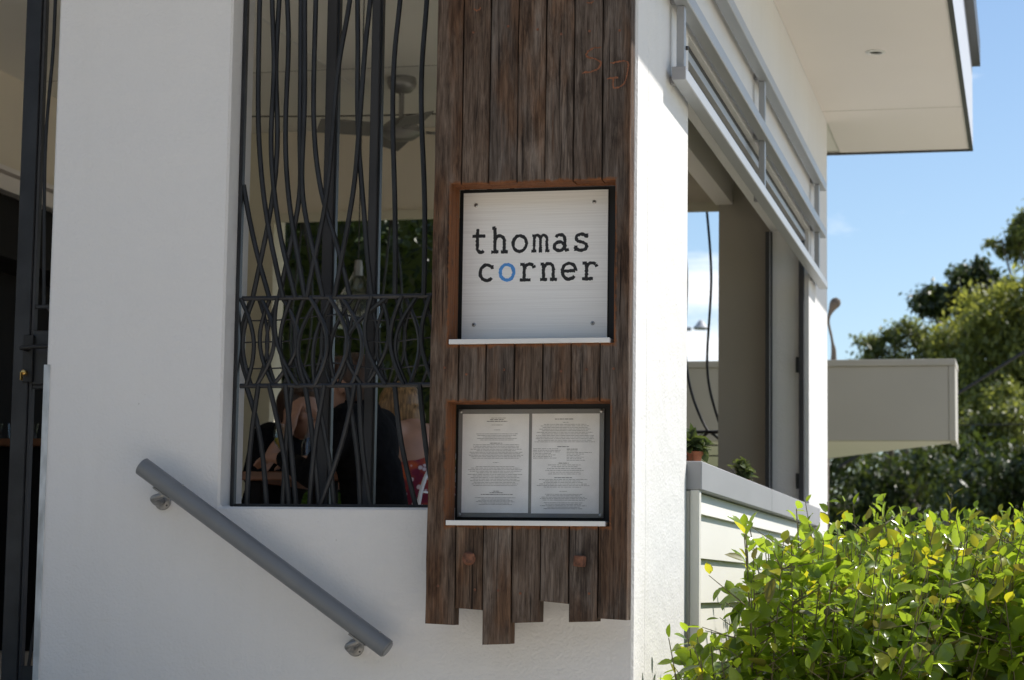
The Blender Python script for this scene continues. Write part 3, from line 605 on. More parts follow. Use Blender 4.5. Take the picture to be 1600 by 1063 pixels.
# ------------------------------------------------------------------ iron window grille
def grille_bar(pts, y, r, parent, name='bar'):
    if name == 'lens_bar':          # forged bow: an even arc between its two ends
        (xa, za), (xb, zb) = pts[0], pts[-1]; m = pts[len(pts)//2]; tm = (za-m[1])/(za-zb); k = (m[0]-(xa+(xb-xa)*tm))/max(.5, math.sin(math.pi*min(.8, max(.2, tm))))
        q = [Vector((xa+(xb-xa)*t+k*math.sin(math.pi*t), y, za+(zb-za)*t)) for t in [i/16 for i in range(17)]]
    else:
        c = spline([(x, y, z) for x, z in pts], 6); q = []; L = sum((c[i+1]-c[i]).length for i in range(len(c)-1)); n = max(10, int(L/.035)); acc = 0; k = 0
        for i in range(n+1):
            tg = L*i/n
            while k < len(c)-2 and acc+(c[k+1]-c[k]).length < tg: acc += (c[k+1]-c[k]).length; k += 1
            q.append(c[k].lerp(c[k+1], min(1, (tg-acc)/max(1e-6, (c[k+1]-c[k]).length))))
        for _ in range(7): q = [q[0]]+[(q[i-1]+q[i]*2+q[i+1])/4 for i in range(1, len(q)-1)]+[q[-1]]
    return MB().tube(q, r, 7).build(name, 'iron', parent, True)
G = thing('window_grille', (-.95, .1, 1.83), 'wrought iron window grille of wavy crossing bars in the front opening', 'grille')
box('frame_stile', -1.2695, -1.257, .088, .112, 1.831, TOP, 'iron', G, .002)
box('frame_bottom', -1.2565, WX1, .088, .112, 1.831, 1.841, 'iron', G, .002)
for z in (2.474, 2.203): MB().tube([(-1.25, .1, z), (-.9, .099, z-.001), (WX1, .1, z)], .0075, 8).build('rail', 'iron', G, True)
for z in (2.405, 2.338, 2.256): MB().tube(spline([(-1.25, .108, z), (-1.1, .11, z+.003), (-.95, .112, z+.016), (-.8, .11, z-.004), (-.6, .112, z+.012), (WX1, .11, z)], 4), .0024, 6).build('thin_rod', 'iron', G, True)
for i, c in enumerate(GRILLE_UPPER): grille_bar(c, .095+.008*(i % 2), .0080, G)
for i, c in enumerate(GRILLE_LENS): grille_bar(c, .094+.007*(i % 3), .0068, G, 'lens_bar')
for k in range(10):   # second layer of bowed pairs
    xc = -1.215+.088*k
    for sg in (-1, 1): grille_bar([(xc+sg*.012, 2.474), (xc+sg*.046, 2.34), (xc+sg*.012, 2.203)], .1145, .0056, G, 'lens_bar')
for i, c in enumerate(GRILLE_LOWER): grille_bar(c, .095+.008*(i % 2), .0080, G)
for k in range(4):   # bars that continue behind the timber board
    x = -.62+.07*k
    grille_bar([(x+.01, 3.9), (x-.01, 3.3), (x+.012, 2.9), (x, 2.474)], .1, .0074, G); grille_bar([(x, 2.203), (x+.02, 2.0), (x-.01, 1.838)], .1, .0074, G)
for x0, x1, lab in ((-1.036, -.994, 'left of the two square steel posts behind the window grille'), (-.888, -.852, 'right of the two square steel posts behind the window grille')):
    p = thing('steel_post', ((x0+x1)/2, .2, FLOOR), lab, 'post')
    box('shaft', x0+.004, x1-.004, .205, .243, FLOOR, TOP, 'post_steel', p, .003); box('edge_strip', x1-.0035, x1+.002, .212, .238, FLOOR, TOP, 'iron', p, .001)
    box('base_plate', x0-.02, x1+.02, .18, .29, FLOOR, FLOOR+.01, 'post_steel', p, .002)

# the same pattern in the garden opening at the back
BG = thing('garden_grille', (-1.85, 6.1, 1.9), 'dark iron grille with curved bars in the garden opening at the back', 'grille')
for z in (2.484, 2.21): MB().tube([(-3.24, 6.1, z), (-.486, 6.1, z)], .010, 8).build('rail', 'iron', BG)
for z in (2.41, 2.35, 2.28): MB().tube([(-3.24, 6.11, z), (-.486, 6.11, z)], .004, 6).build('thin_rod', 'iron', BG)
rg = random.Random(21)
for k in range(5):
    x = -3.1+.55*k
    for s in (-1, 1):
        grille_bar([(x, 3.765), (x+s*.05+.02, 3.4), (x+s*.06, 3.0), (x-s*.02, 2.7), (x-s*.06, 2.484)], 6.1, .007, BG)
grille_bar([(-.675, 3.765), (-.655, 3.55), (-.645, 3.35), (-.655, 3.15), (-.67, 2.9), (-.66, 2.75), (-.62, 2.6), (-.58, 2.484)], 6.1, .0075, BG)
grille_bar([(-.83, 3.765), (-.785, 3.4), (-.795, 3.0), (-.77, 2.75), (-.70, 2.55), (-.66, 2.484)], 6.1, .0075, BG)
for k in range(15):
    x = -3.15+.185*k
    for s in (-1, 1): grille_bar([(x-s*.09, 2.484), (x+s*.035, 2.35), (x-s*.05, 2.21)], 6.1, .0075, BG, 'lens_bar')
    grille_bar([(x, 2.21), (x+.04, 2.05), (x, 1.9)], 6.1, .007, BG)

# ------------------------------------------------------------------ gate at the left doorway
GT = thing('iron_gate', (-1.75, .25, FLOOR), 'dark iron gate with lever handle standing open at the doorway', 'gate')
box('stile', -2.078, -2.022, .235, .275, FLOOR+.01, TOP-.05, 'iron', GT, .003); box('stile_edge', -2.0215, -2.012, .243, .268, FLOOR+.01, TOP-.05, 'post_steel', GT, .001)
for z in (2.479, 2.219): box('rail', -2.0118, -1.3, .246, .260, z-.006, z+.006, 'iron', GT, .002)
box('bottom_rail', -2.0118, -1.3, .24, .27, FLOOR+.02, FLOOR+.08, 'iron', GT, .003)
grille_bar([(-1.992, 4.15), (-1.984, 3.5), (-1.985, 3.3), (-1.997, 3.13), (-2.0, 2.95), (-1.992, 2.7), (-1.985, 2.479)], .252, .006, GT)
grille_bar([(-1.93, 4.15), (-1.95, 3.5), (-1.93, 3.0), (-1.96, 2.7), (-1.9, 2.479)], .252, .006, GT)
for k in range(9):
    x = -1.97+.075*k
    grille_bar([(x, 2.479), (x+.05*(-1)**k, 2.35), (x, 2.219)], .252, .0055, GT, 'lens_bar'); grille_bar([(x, 2.219), (x+.03*(-1)**k, 1.8), (x-.02, FLOOR+.08)], .252, .006, GT)
    if k > 1: grille_bar([(x, 4.15), (x+.03*(-1)**k, 3.3), (x-.03, 2.479)], .252, .006, GT)
lk = box('lock_box', -2.0115, -1.93, .238, .272, 2.225, 2.40, 'iron', GT, .003)
box('lock_plate', -2.040, -2.004, .226, .2345, 2.232, 2.385, 'black_backing', lk, .002)
MB().tube([(-2.022, .225, 2.338), (-2.022, .19, 2.338)], .008, 10).build('handle_stem', 'black_backing', lk)
MB().tube(spline([(-2.03, .187, 2.338), (-2.0, .186, 2.341), (-1.93, .188, 2.343)], 4), .0075, 10).build('lever', 'black_backing', lk, True)
MB().lathe([(.0085, 0), (.0085, -.016), (.006, -.018), (.0, -.018)], (-2.028, .2255, 2.262), 14, 'Y').build('key_cylinder', 'brass', lk, True)
box('key', -2.0295, -2.0265, .190, .208, 2.236, 2.262, 'brass', lk, .0008)

# ------------------------------------------------------------------ dining room
# bar at the left
BC = thing('bar_counter', (-4.0, 4.2, FLOOR), 'dark bar counter with a timber top seen through the doorway', 'bar counter')
box('carcass', -4.14, -3.45, 3.95, 5.6, FLOOR, 2.265, 'bar_dark', BC, .004); box('counter_top', -4.14, -3.40, 3.88, 5.65, 2.2655, 2.302, 'table_wood', BC, .003)
BS = thing('back_bar_shelves', (-4.05, 5.8, FLOOR), 'dark shelving on the back wall behind the bar', 'shelves')
box('case', -4.14, -3.47, 5.9, 5.995, FLOOR, 3.19, 'bar_dark', BS, .003)
for z in (2.6, 2.85, 3.1): box('shelf', -4.12, -3.48, 5.70, 5.899, z, z+.025, 'bar_dark', BS, .002)
for i, (x, y) in enumerate(((-3.99, 4.0), (-3.90, 4.02), (-3.79, 3.99), (-3.66, 4.01), (-3.59, 4.0), (-3.93, 4.12))):
    o = MB().lathe([(.026, 0), (.036, .085), (.0345, .085), (.0245, .006), (0, .006)], (x, y, 2.3025), 18).build('tumbler', 'glassware', None, True)
    tag(o, ['leftmost clear tumbler on the timber bar top', 'second clear tumbler from the left on the bar top', 'third clear tumbler from the left on the bar top', 'fourth clear tumbler from the left on the bar top', 'rightmost clear tumbler, nearest the door jamb, on the bar top', 'clear tumbler set behind the front row on the bar top'][i], 'glass', 'tumblers on the bar top')
for i, (x, z) in enumerate(((-3.95, 2.626), (-3.78, 2.626), (-3.70, 2.876), (-3.9, 2.876))):
    o = MB().lathe([(.045, 0), (.06, .10), (.07, .12), (.064, .12), (.04, .006), (0, .006)], (x, 5.8, z), 18).build('bowl', 'ledge_white', None, True)
    tag(o, ['left white bowl on the lower dark shelf behind the bar', 'right white bowl on the lower dark shelf behind the bar', 'right white bowl on the upper dark shelf behind the bar', 'left white bowl on the upper dark shelf behind the bar'][i], 'bowl', 'bowls behind the bar')

# ceiling fan
FC = Vector((-2.106, 4.75, TOP))
F = thing('ceiling_fan', FC, 'grey ceiling fan with square blades hanging behind the grille', 'fan')
MB().lathe([(.0, 0), (.075, 0), (.078, -.03), (.07, -.055), (.05, -.075), (.02, -.082), (0, -.082)], FC, 24).build('canopy', 'fan_metal', F, True)
MB().tube([FC+Vector((0, 0, -.08)), FC+Vector((0, 0, -.24))], .014, 10).build('downrod', 'fan_metal', F)
MB().lathe([(0, -.22), (.05, -.225), (.085, -.25), (.11, -.275), (.11, -.30), (.07, -.33), (0, -.335)], FC, 24).build('motor', 'fan_metal', F, True)
for k in range(4):
    an = R_(-62+90*k); ca, sa = math.cos(an), math.sin(an); rot = Matrix.Translation(FC+Vector((0, 0, -.285))) @ Matrix.Rotation(an, 4, 'Z') @ Matrix.Rotation(R_(14), 4, 'X')
    MB().box(.15, .44, -.08, .08, -.004, .004).box(.09, .18, -.02, .02, -.007, -.0042).build('blade', 'fan_blade', F, bevel=.002, wm=rot)
# cable across the room
tag(MB().tube(spline([(-3.24, 5.0, 4.155), (-2.4, 5.0, 4.13), (-1.4, 5.0, 4.125), (-.502, 5.0, 4.15)], 5), .004, 6).build('tension_cable', 'cable'), 'thin dark cable stretched across the room below the ceiling', 'cable')
# glass pendant lamp
PL = Vector((-1.78, 3.0, 2.93))
P = thing('pendant_lamp', PL, 'conical clear glass pendant lamp hanging over the dining table', 'lamp')
MB().tube([(PL.x, PL.y, PL.z+.10), (PL.x, PL.y, TOP)], .003, 6).build('flex', 'cable', P)
MB().lathe([(.0, .1), (.016, .1), (.02, .07), (.02, .03), (.0, .03)], PL, 14).build('lamp_holder', 'fan_metal', P, True)
MB().lathe([(.022, .05), (.03, .03), (.10, -.09), (.105, -.20), (.102, -.20), (.097, -.09), (.027, .03)], PL, 24).build('shade', 'glassware', P, True)
MB().lathe([(.0, .03), (.010, .02), (.018, -.01), (.017, -.025), (0, -.036)], PL, 14).build('bulb', 'glassware', P, True)

# table
TB = thing('dining_table', (-1.77, 2.35, FLOOR), 'small brown timber dining table behind the grille', 'table')
box('table_top', -1.93, -1.52, 1.98, 2.80, 2.005, 2.040, 'table_wood', TB, .004)
for x in (-1.88, -1.57):
    for y in (2.03, 2.75): box('leg', x-.022, x+.022, y-.022, y+.022, FLOOR, 2.0045, 'bar_dark', TB, .003)
tag(box('paper_mat', -1.86, -1.56, 2.02, 2.30, 2.0405, 2.0415, 'ledge_white', None, 0), 'white paper place mat on the dining table', 'place mat')
WG = thing('wine_glass', (-1.835, 2.20, 2.0405), 'stemmed glass of white wine standing on the dining table', 'wine glass')
MB().lathe([(.034, 0), (.034, .002), (.006, .006), (.004, .02), (.004, .085), (.012, .095), (.034, .125), (.039, .155), (.034, .20), (.0335, .20), (.038, .155), (.033, .127), (0, .10)], (-1.835, 2.20, 2.0416), 22).build('glass', 'glassware', WG, True)
MB().lathe([(0, .101), (.012, .1), (.032, .127), (.0365, .145), (0, .145)], (-1.835, 2.20, 2.0416), 22).build('wine', 'wine', WG, True)
tb = MB().lathe([(.028, 0), (.035, .09), (.0335, .09), (.026, .006), (0, .006)], (-1.73, 2.36, 2.0405), 18).build('water_glass', 'glassware', None, True)
tag(tb, 'short clear water glass beside the man at the dining table', 'glass')
bt = thing('water_bottle', (-1.86, 2.62, 2.0405), 'tall clear bottle standing behind the wine glass', 'bottle')
MB().lathe([(.034, 0), (.036, .01), (.036, .15), (.014, .20), (.013, .26), (.0115, .26), (.0115, .2), (.033, .15), (.033, .01), (0, .006)], (-1.86, 2.62, 2.0405), 20).build('glass', 'glassware', bt, True)

# white wire chairs
def wire_chair(loc, rz, label):
    c = thing('wire_chair', loc, label, 'chair', 'white wire chairs'); X = Matrix.Translation(loc) @ Matrix.Rotation(rz, 4, 'Z')
    def tb(name, pts, r): return MB().tube([X @ Vector(p) for p in pts], r, 7).build(name, 'white_wire', c, True)
    for sx in (-1, 1):
        tb('leg', [(sx*.19, .19, .44), (sx*.21, .22, 0)], .009); tb('leg', [(sx*.18, -.18, .44), (sx*.20, -.24, 0)], .009)
    n = 20; hoop = [(-.19, -.19, .44)]+[(-.20*math.cos(math.pi*i/n), -.24-.03*math.sin(math.pi*i/n), .66+.20*math.sin(math.pi*i/n)) for i in range(n+1)]+[(.19, -.19, .44)]
    tb('back_hoop', spline(hoop, 2), .008)
    for k in range(7):
        z = .50+.05*k; hw = .195 if z < .66 else .20*math.sqrt(max(0, 1-((z-.66)/.2)**2)); y = -.19-(z-.44)*.25
        tb('back_wire', [(-hw, y, z), (0, y-.03, z), (hw, y, z)], .0035)
    tb('seat_ring', [(.2*math.cos(2*math.pi*i/20), .2*math.sin(2*math.pi*i/20), .44) for i in range(21)], .008)
    for k in range(7):
        o = -.15+.05*k; l = math.sqrt(.04-o*o); tb('seat_wire', [(o, -l, .44), (o, l, .44)], .003)
    return c

# ------------------------------------------------------------------ people (one remeshed skin each, hair and clothes as children)
TS = bpy.data.scenes.new('workbench')   # scratch scene for the voxel remesh, removed below
ICO = []
for sub in (2, 3):
    bm = bmesh.new(); bmesh.ops.create_icosphere(bm, subdivisions=sub, radius=1); bm.verts.index_update()
    ICO.append(([v.co.copy() for v in bm.verts], [tuple(v.index for v in f.verts) for f in bm.faces])); bm.free()
def blob(shapes, X, name, m, parent, voxel=.009, inflate=0, sm=3):
    from mathutils import Euler
    mb = MB()
    def ball(mt, k): mb.add([mt @ v for v in ICO[k][0]], ICO[k][1])
    for s in shapes:
        if s[0] == 'c':
            _, p0, r0, p1, r1 = s; p0 = Vector(p0); p1 = Vector(p1); r0 += inflate; r1 += inflate
            L = (p1-p0).length; k = max(2, int(L/(min(r0, r1)*.5))+1)
            for i in range(k+1):
                t = i/k; ball(X @ Matrix.Translation(p0.lerp(p1, t)) @ Matrix.Scale(r0+(r1-r0)*t, 4), 0)
        else:
            _, c, r = s[:3]; rot = s[3] if len(s) > 3 else (0, 0, 0)
            ball(X @ Matrix.Translation(c) @ Euler(rot).to_matrix().to_4x4() @ Matrix.Diagonal((*[q+inflate for q in r], 1)), 1)
    me = bpy.data.meshes.new('tmp'); me.from_pydata(mb.v, [], mb.f)
    o = bpy.data.objects.new('tmp', me); TS.collection.objects.link(o)
    md = o.modifiers.new('r', 'REMESH'); md.mode = 'VOXEL'; md.voxel_size = voxel
    TS.view_layers[0].update(); dg = TS.view_layers[0].depsgraph; me2 = bpy.data.meshes.new_from_object(o.evaluated_get(dg))
    bpy.data.objects.remove(o); bpy.data.meshes.remove(me)
    bm = bmesh.new(); bm.from_mesh(me2)
    for _ in range(sm): bmesh.ops.smooth_vert(bm, verts=bm.verts, factor=.5, use_axis_x=True, use_axis_y=True, use_axis_z=True)
    bm.to_mesh(me2); bm.free(); me2.name = name
    me2.materials.clear(); me2.materials.append(MATS[m]); me2.polygons.foreach_set('use_smooth', [True]*len(me2.polygons))
    return link(bpy.data.objects.new(name, me2), parent)
def hand(wrist, dirn, palm_n, side=1, curl=.5):
    """wrist point, direction of fingers, palm normal -> shapes"""
    w0 = Vector(wrist); d = Vector(dirn).normalized(); n = Vector(palm_n); n = (n-d*n.dot(d)).normalized(); s = d.cross(n)*side
    out = [('c', w0, .024, w0+d*.035, .026), ('c', w0+d*.035+s*.018, .018, w0+d*.085+s*.024, .014), ('c', w0+d*.035-s*.016, .018, w0+d*.082-s*.024, .014), ('c', w0+d*.05, .018, w0+d*.086, .015)]
    for k, (o, l) in enumerate(((.031, .070), (.011, .080), (-.010, .074), (-.030, .058))):
        b = w0+d*.086+s*o; m1 = b+(d*math.cos(curl*.6)+n*math.sin(curl*.6))*l*.5; m2 = m1+(d*math.cos(curl*1.5)+n*math.sin(curl*1.5))*l*.5
        out += [('c', b, .0095, m1, .0088), ('c', m1, .0088, m2, .0072)]
    tb0 = w0+d*.025+s*.026; t1 = tb0+(d*.5+s*.8+n*.25).normalized()*.038; t2 = t1+(d*.85+s*.35+n*.4).normalized()*.030
    out += [('c', tb0, .013, t1, .011), ('c', t1, .011, t2, .0085)]
    return out
def face(h, tilt=0):
    """head shapes round centre h, facing +y"""
    h = Vector(h); v = lambda x, y, z: h+Vector((x, y, z))
    return [('e', v(0, -.01, .02), (.074, .094, .098)), ('e', v(0, .028, -.045), (.056, .064, .068)), ('e', v(0, .062, -.088), (.026, .024, .022)), ('c', v(0, .088, .012), .010, v(0, .108, -.026), .013),
            ('c', v(-.026, .080, .022), .011, v(.026, .080, .022), .011), ('c', v(-.018, .086, -.055), .008, v(.018, .086, -.055), .008), ('e', v(.076, -.005, -.008), (.010, .020, .032)), ('e', v(-.076, -.005, -.008), (.010, .020, .032)),
            ('e', v(.045, .055, -.02), (.024, .026, .024)), ('e', v(-.045, .055, -.02), (.024, .026, .024))]
def sitter(loc, rz, label, lean, skin, top, topm, hairm, hair, rarm, larm, headpos, headrot=0, sleeves='long', bare=False):
    P = thing('person', loc, label, 'person'); X = Matrix.Translation(loc) @ Matrix.Rotation(rz, 4, 'Z')
    sh = Vector((0, lean, .965))
    torso = [('e', (0, 0, .54), (.168, .13, .13)), ('c', (0, 0, .56), .125, (0, lean*.55, .76), .122), ('e', (0, lean*.9, .86), (.165, .112, .16)), ('c', (-.145, lean, .965), .058, (.145, lean, .965), .058)]
    legs = []
    for s in (-1, 1): legs += [('c', (s*.09, .0, .52), .088, (s*.11, .42, .50), .062), ('c', (s*.11, .42, .50), .06, (s*.115, .44, .09), .038)]
    feet = []
    for s in (-1, 1): feet += [('c', (s*.115, .44, .05), .04, (s*.125, .60, .035), .030)]
    hp = Vector(headpos); neck = [('c', (0, lean+.005, 1.0), .058, (hp.x, hp.y-.02, hp.z-.08), .05)]
    HX = Matrix.Translation(hp) @ Matrix.Rotation(headrot, 4, 'Z')
    hd = [(q[0], *[(HX @ (Vector(a)-hp)) if (isinstance(a, (Vector, tuple)) and i in ((0, 2) if q[0] == 'c' else (0,))) else a for i, a in enumerate(q[1:])]) for q in face(hp)]
    if headrot: hd = [q if q[0] == 'c' else (q[0], q[1], q[2], (0, 0, headrot)) for q in hd]
    arms = []; sleeve = []; hands = []
    for s, A in ((1, rarm), (-1, larm)):
        if not A: continue
        e, wr, hdir, pn = [Vector(q) for q in A[:4]]; sp = Vector((s*.185, lean, .955))
        arms += [('c', sp, .052, e, .040), ('c', e, .040, wr, .026)]; hands += hand(wr, hdir, pn, A[4], A[5])
        sleeve += [('c', sp, .054, e, .043)] if sleeves == 'short' else [('c', sp, .054, e, .043), ('c', e, .043, wr+(e-wr)*.08, .031)]
    body = blob(torso+legs+feet+neck+hd+arms+hands, X, 'body', skin, P, .0085)
    cl = [q for q in torso]
    if bare: cl = [('e', (0, 0, .54), (.170, .132, .13)), ('c', (0, 0, .56), .126, (0, lean*.55, .76), .124), ('e', (0, lean*.85, .80), (.158, .112, .10))]
    else: cl = cl+sleeve+[('c', (0, lean, 1.0), .06, (hp.x*.3, (lean+hp.y)/2-.01, 1.03), .056)]
    blob(cl, X, top, topm, P, .010, .011)
    blob(legs, X, 'trousers' if not bare else 'skirt', topm if bare else 'dark_trousers', P, .011, .010)
    for s in (-1, 1): blob([('c', (s*.115, .42, .045), .046, (s*.127, .615, .035), .038)], X, 'shoe', 'bar_dark', P, .012)
    hs = []
    for q in hair:
        if q[0] == 'e': hs.append(('e', HX @ Vector(q[1]), q[2], (q[3][0], q[3][1], q[3][2]+headrot) if len(q) > 3 else (0, 0, headrot)))
        else: hs.append(('c', HX @ Vector(q[1]), q[2], HX @ Vector(q[3]), q[4]))
    blob(hs, X, 'hair', hairm, P, .008)
    for s in (-1, 1):
        c = X @ HX @ Vector((s*.030, .079, .008)); MB().lathe([(0, -.011), (.008, -.007), (.011, 0), (.008, .007), (0, .011)], c, 10).build('eye', 'ledge_white', P, True)
    return P
short = [('e', (0, -.028, .045), (.084, .092, .092)), ('e', (0, -.06, .0), (.076, .055, .075)), ('e', (0, .03, .095), (.066, .062, .03))]
# man with his chin on his hand, behind the table, turned to the right
sitter((-2.20, 3.0, FLOOR+.02), R_(-105), 'man in dark clothes leaning his face on his hand at the table', .13, 'skin', 'shirt', 'black_cloth', 'hair_dark', short,
       ((.30, .16, .79), (.16, .235, .975), (-.25, .0, 1), (-1, -.1, -.1), 1, .5), ((-.25, .20, .78), (-.10, .36, .81), (.6, .6, 0), (0, 0, -1), -1, .6), (.02, .20, 1.075), R_(-12), 'short')
# person in black, side on, facing the man
sitter((-1.36, 1.98, FLOOR+.02), R_(80), 'dark-haired person in a black long-sleeved top between the other two diners', .07, 'skin', 'jacket', 'black_cloth', 'hair_dark',
       short+[('e', (0, -.05, -.03), (.075, .06, .08))], ((.25, .16, .74), (.12, .36, .82), (-.3, 1, 0), (0, 0, -1), 1, .5), ((-.25, .16, .74), (-.12, .36, .82), (.3, 1, 0), (0, 0, -1), -1, .5), (0, .14, 1.105), 0)
# woman in the floral dress
long_hair = [('e', (0, -.022, .04), (.087, .098, .095)), ('e', (0, -.065, -.02), (.085, .06, .10)), ('c', (0, -.075, -.02), .070, (.0, -.10, -.16), .055), ('c', (.03, -.08, -.10), .05, (.06, -.13, -.21), .022), ('c', (-.04, -.08, -.10), .05, (-.07, -.12, -.20), .025), ('c', (0, -.09, -.12), .05, (.0, -.16, -.22), .016),
             ('c', (-.075, .0, .02), .03, (-.085, -.02, -.12), .028), ('c', (.075, .0, .02), .03, (.085, -.02, -.12), .028)]
sitter((-1.31, 2.66, FLOOR+.02), R_(66), 'blonde woman in a red floral dress with bare shoulders seen from behind', .14, 'skin', 'dress', 'floral_dress', 'hair_blonde', long_hair,
       ((.25, .24, .76), (.12, .42, .82), (-.3, 1, 0), (0, 0, -1), 1, .5), ((-.25, .24, .76), (-.12, .42, .82), (.3, 1, 0), (0, 0, -1), -1, .5), (.01, .24, 1.065), 0, bare=True)
wire_chair((-1.345, 2.66, FLOOR), R_(66), 'white wire chair under the woman in the floral dress')
wire_chair((-1.33, 1.97, FLOOR), R_(80), 'white wire chair under the person in black')
wire_chair((-2.2, 3.0, FLOOR), R_(-105), 'white wire chair under the man at the table')
wire_chair((-1.98, 1.75, FLOOR), R_(-60), 'empty white wire chair beside the left window reveal')

bpy.data.scenes.remove(TS)
# ------------------------------------------------------------------ leaves
def leaf_verts(w=.42, fold=.12, droop=.10, n=4):
    """unit leaf along +x"""
    vs = [(0, 0, 0)]; fs = []
    for i in range(1, n):
        t = i/n; hw = w*.5*math.sin(math.pi*t**.85)**.8; z = -droop*t*t
        vs += [(t, hw, z+fold*hw), (t, 0, z), (t, -hw, z+fold*hw)]
    vs.append((1, 0, -droop)); e = len(vs)-1
    fs += [(0, 2, 1), (0, 3, 2)]
    for i in range(n-2):
        a = 1+3*i; b = a+3; fs += [(a, a+1, b+1, b), (a+1, a+2, b+2, b+1)]
    a = e-3; fs += [(a, a+1, e), (a+1, a+2, e)]
    return [Vector(v) for v in vs], fs
LV = [leaf_verts(.56, .22, .14), leaf_verts(.64, .26, .26), leaf_verts(.50, .40, .05)]
SIMPLE = ([Vector((0, 0, 0)), Vector((.5, .22, .03)), Vector((1, 0, -.06)), Vector((.5, -.22, .03))], [(0, 1, 2), (0, 2, 3)])
def basis(d, up, s, p):
    d = d.normalized(); y = up.cross(d)
    if y.length < 1e-3: y = Vector((1, 0, 0)).cross(d)
    y.normalize(); z = d.cross(y)
    return Matrix(((d.x*s, y.x*s, z.x*s, p.x), (d.y*s, y.y*s, z.y*s, p.y), (d.z*s, y.z*s, z.z*s, p.z), (0, 0, 0, 1)))
def rv(r): 
    while True:
        v = Vector((r.uniform(-1, 1), r.uniform(-1, 1), r.uniform(-1, 1)))
        if .05 < v.length < 1: return v
def leafmesh(name, leaves, mats, parent, geo=None, kind=None):
    mb = MB()
    for mt, k, mi in leaves:
        vs, fs = geo or LV[k]; n = len(mb.v)
        mb.v += [tuple(mt @ v) for v in vs]; mb.f += [tuple(i+n for i in f) for f in fs]; mb.mi += [mi]*len(fs)
    me = bpy.data.meshes.new(name); me.from_pydata(mb.v, [], mb.f)
    for m in mats: me.materials.append(MATS[m])
    if any(mb.mi): me.polygons.foreach_set('material_index', mb.mi)
    me.polygons.foreach_set('use_smooth', [True]*len(me.polygons))
    o = link(bpy.data.objects.new(name, me), parent)
    if kind: o['kind'] = kind
    return o
LEAFME = []
for mi, mn in enumerate(('shrub_leaf', 'shrub_leaf_young', 'shrub_leaf_old')):
    for vs, fs in LV:
        me = bpy.data.meshes.new('leaf'); me.from_pydata([tuple(v) for v in vs], [], fs); me.materials.append(MATS[mn]); me.polygons.foreach_set('use_smooth', [True]*len(me.polygons)); LEAFME.append(me)

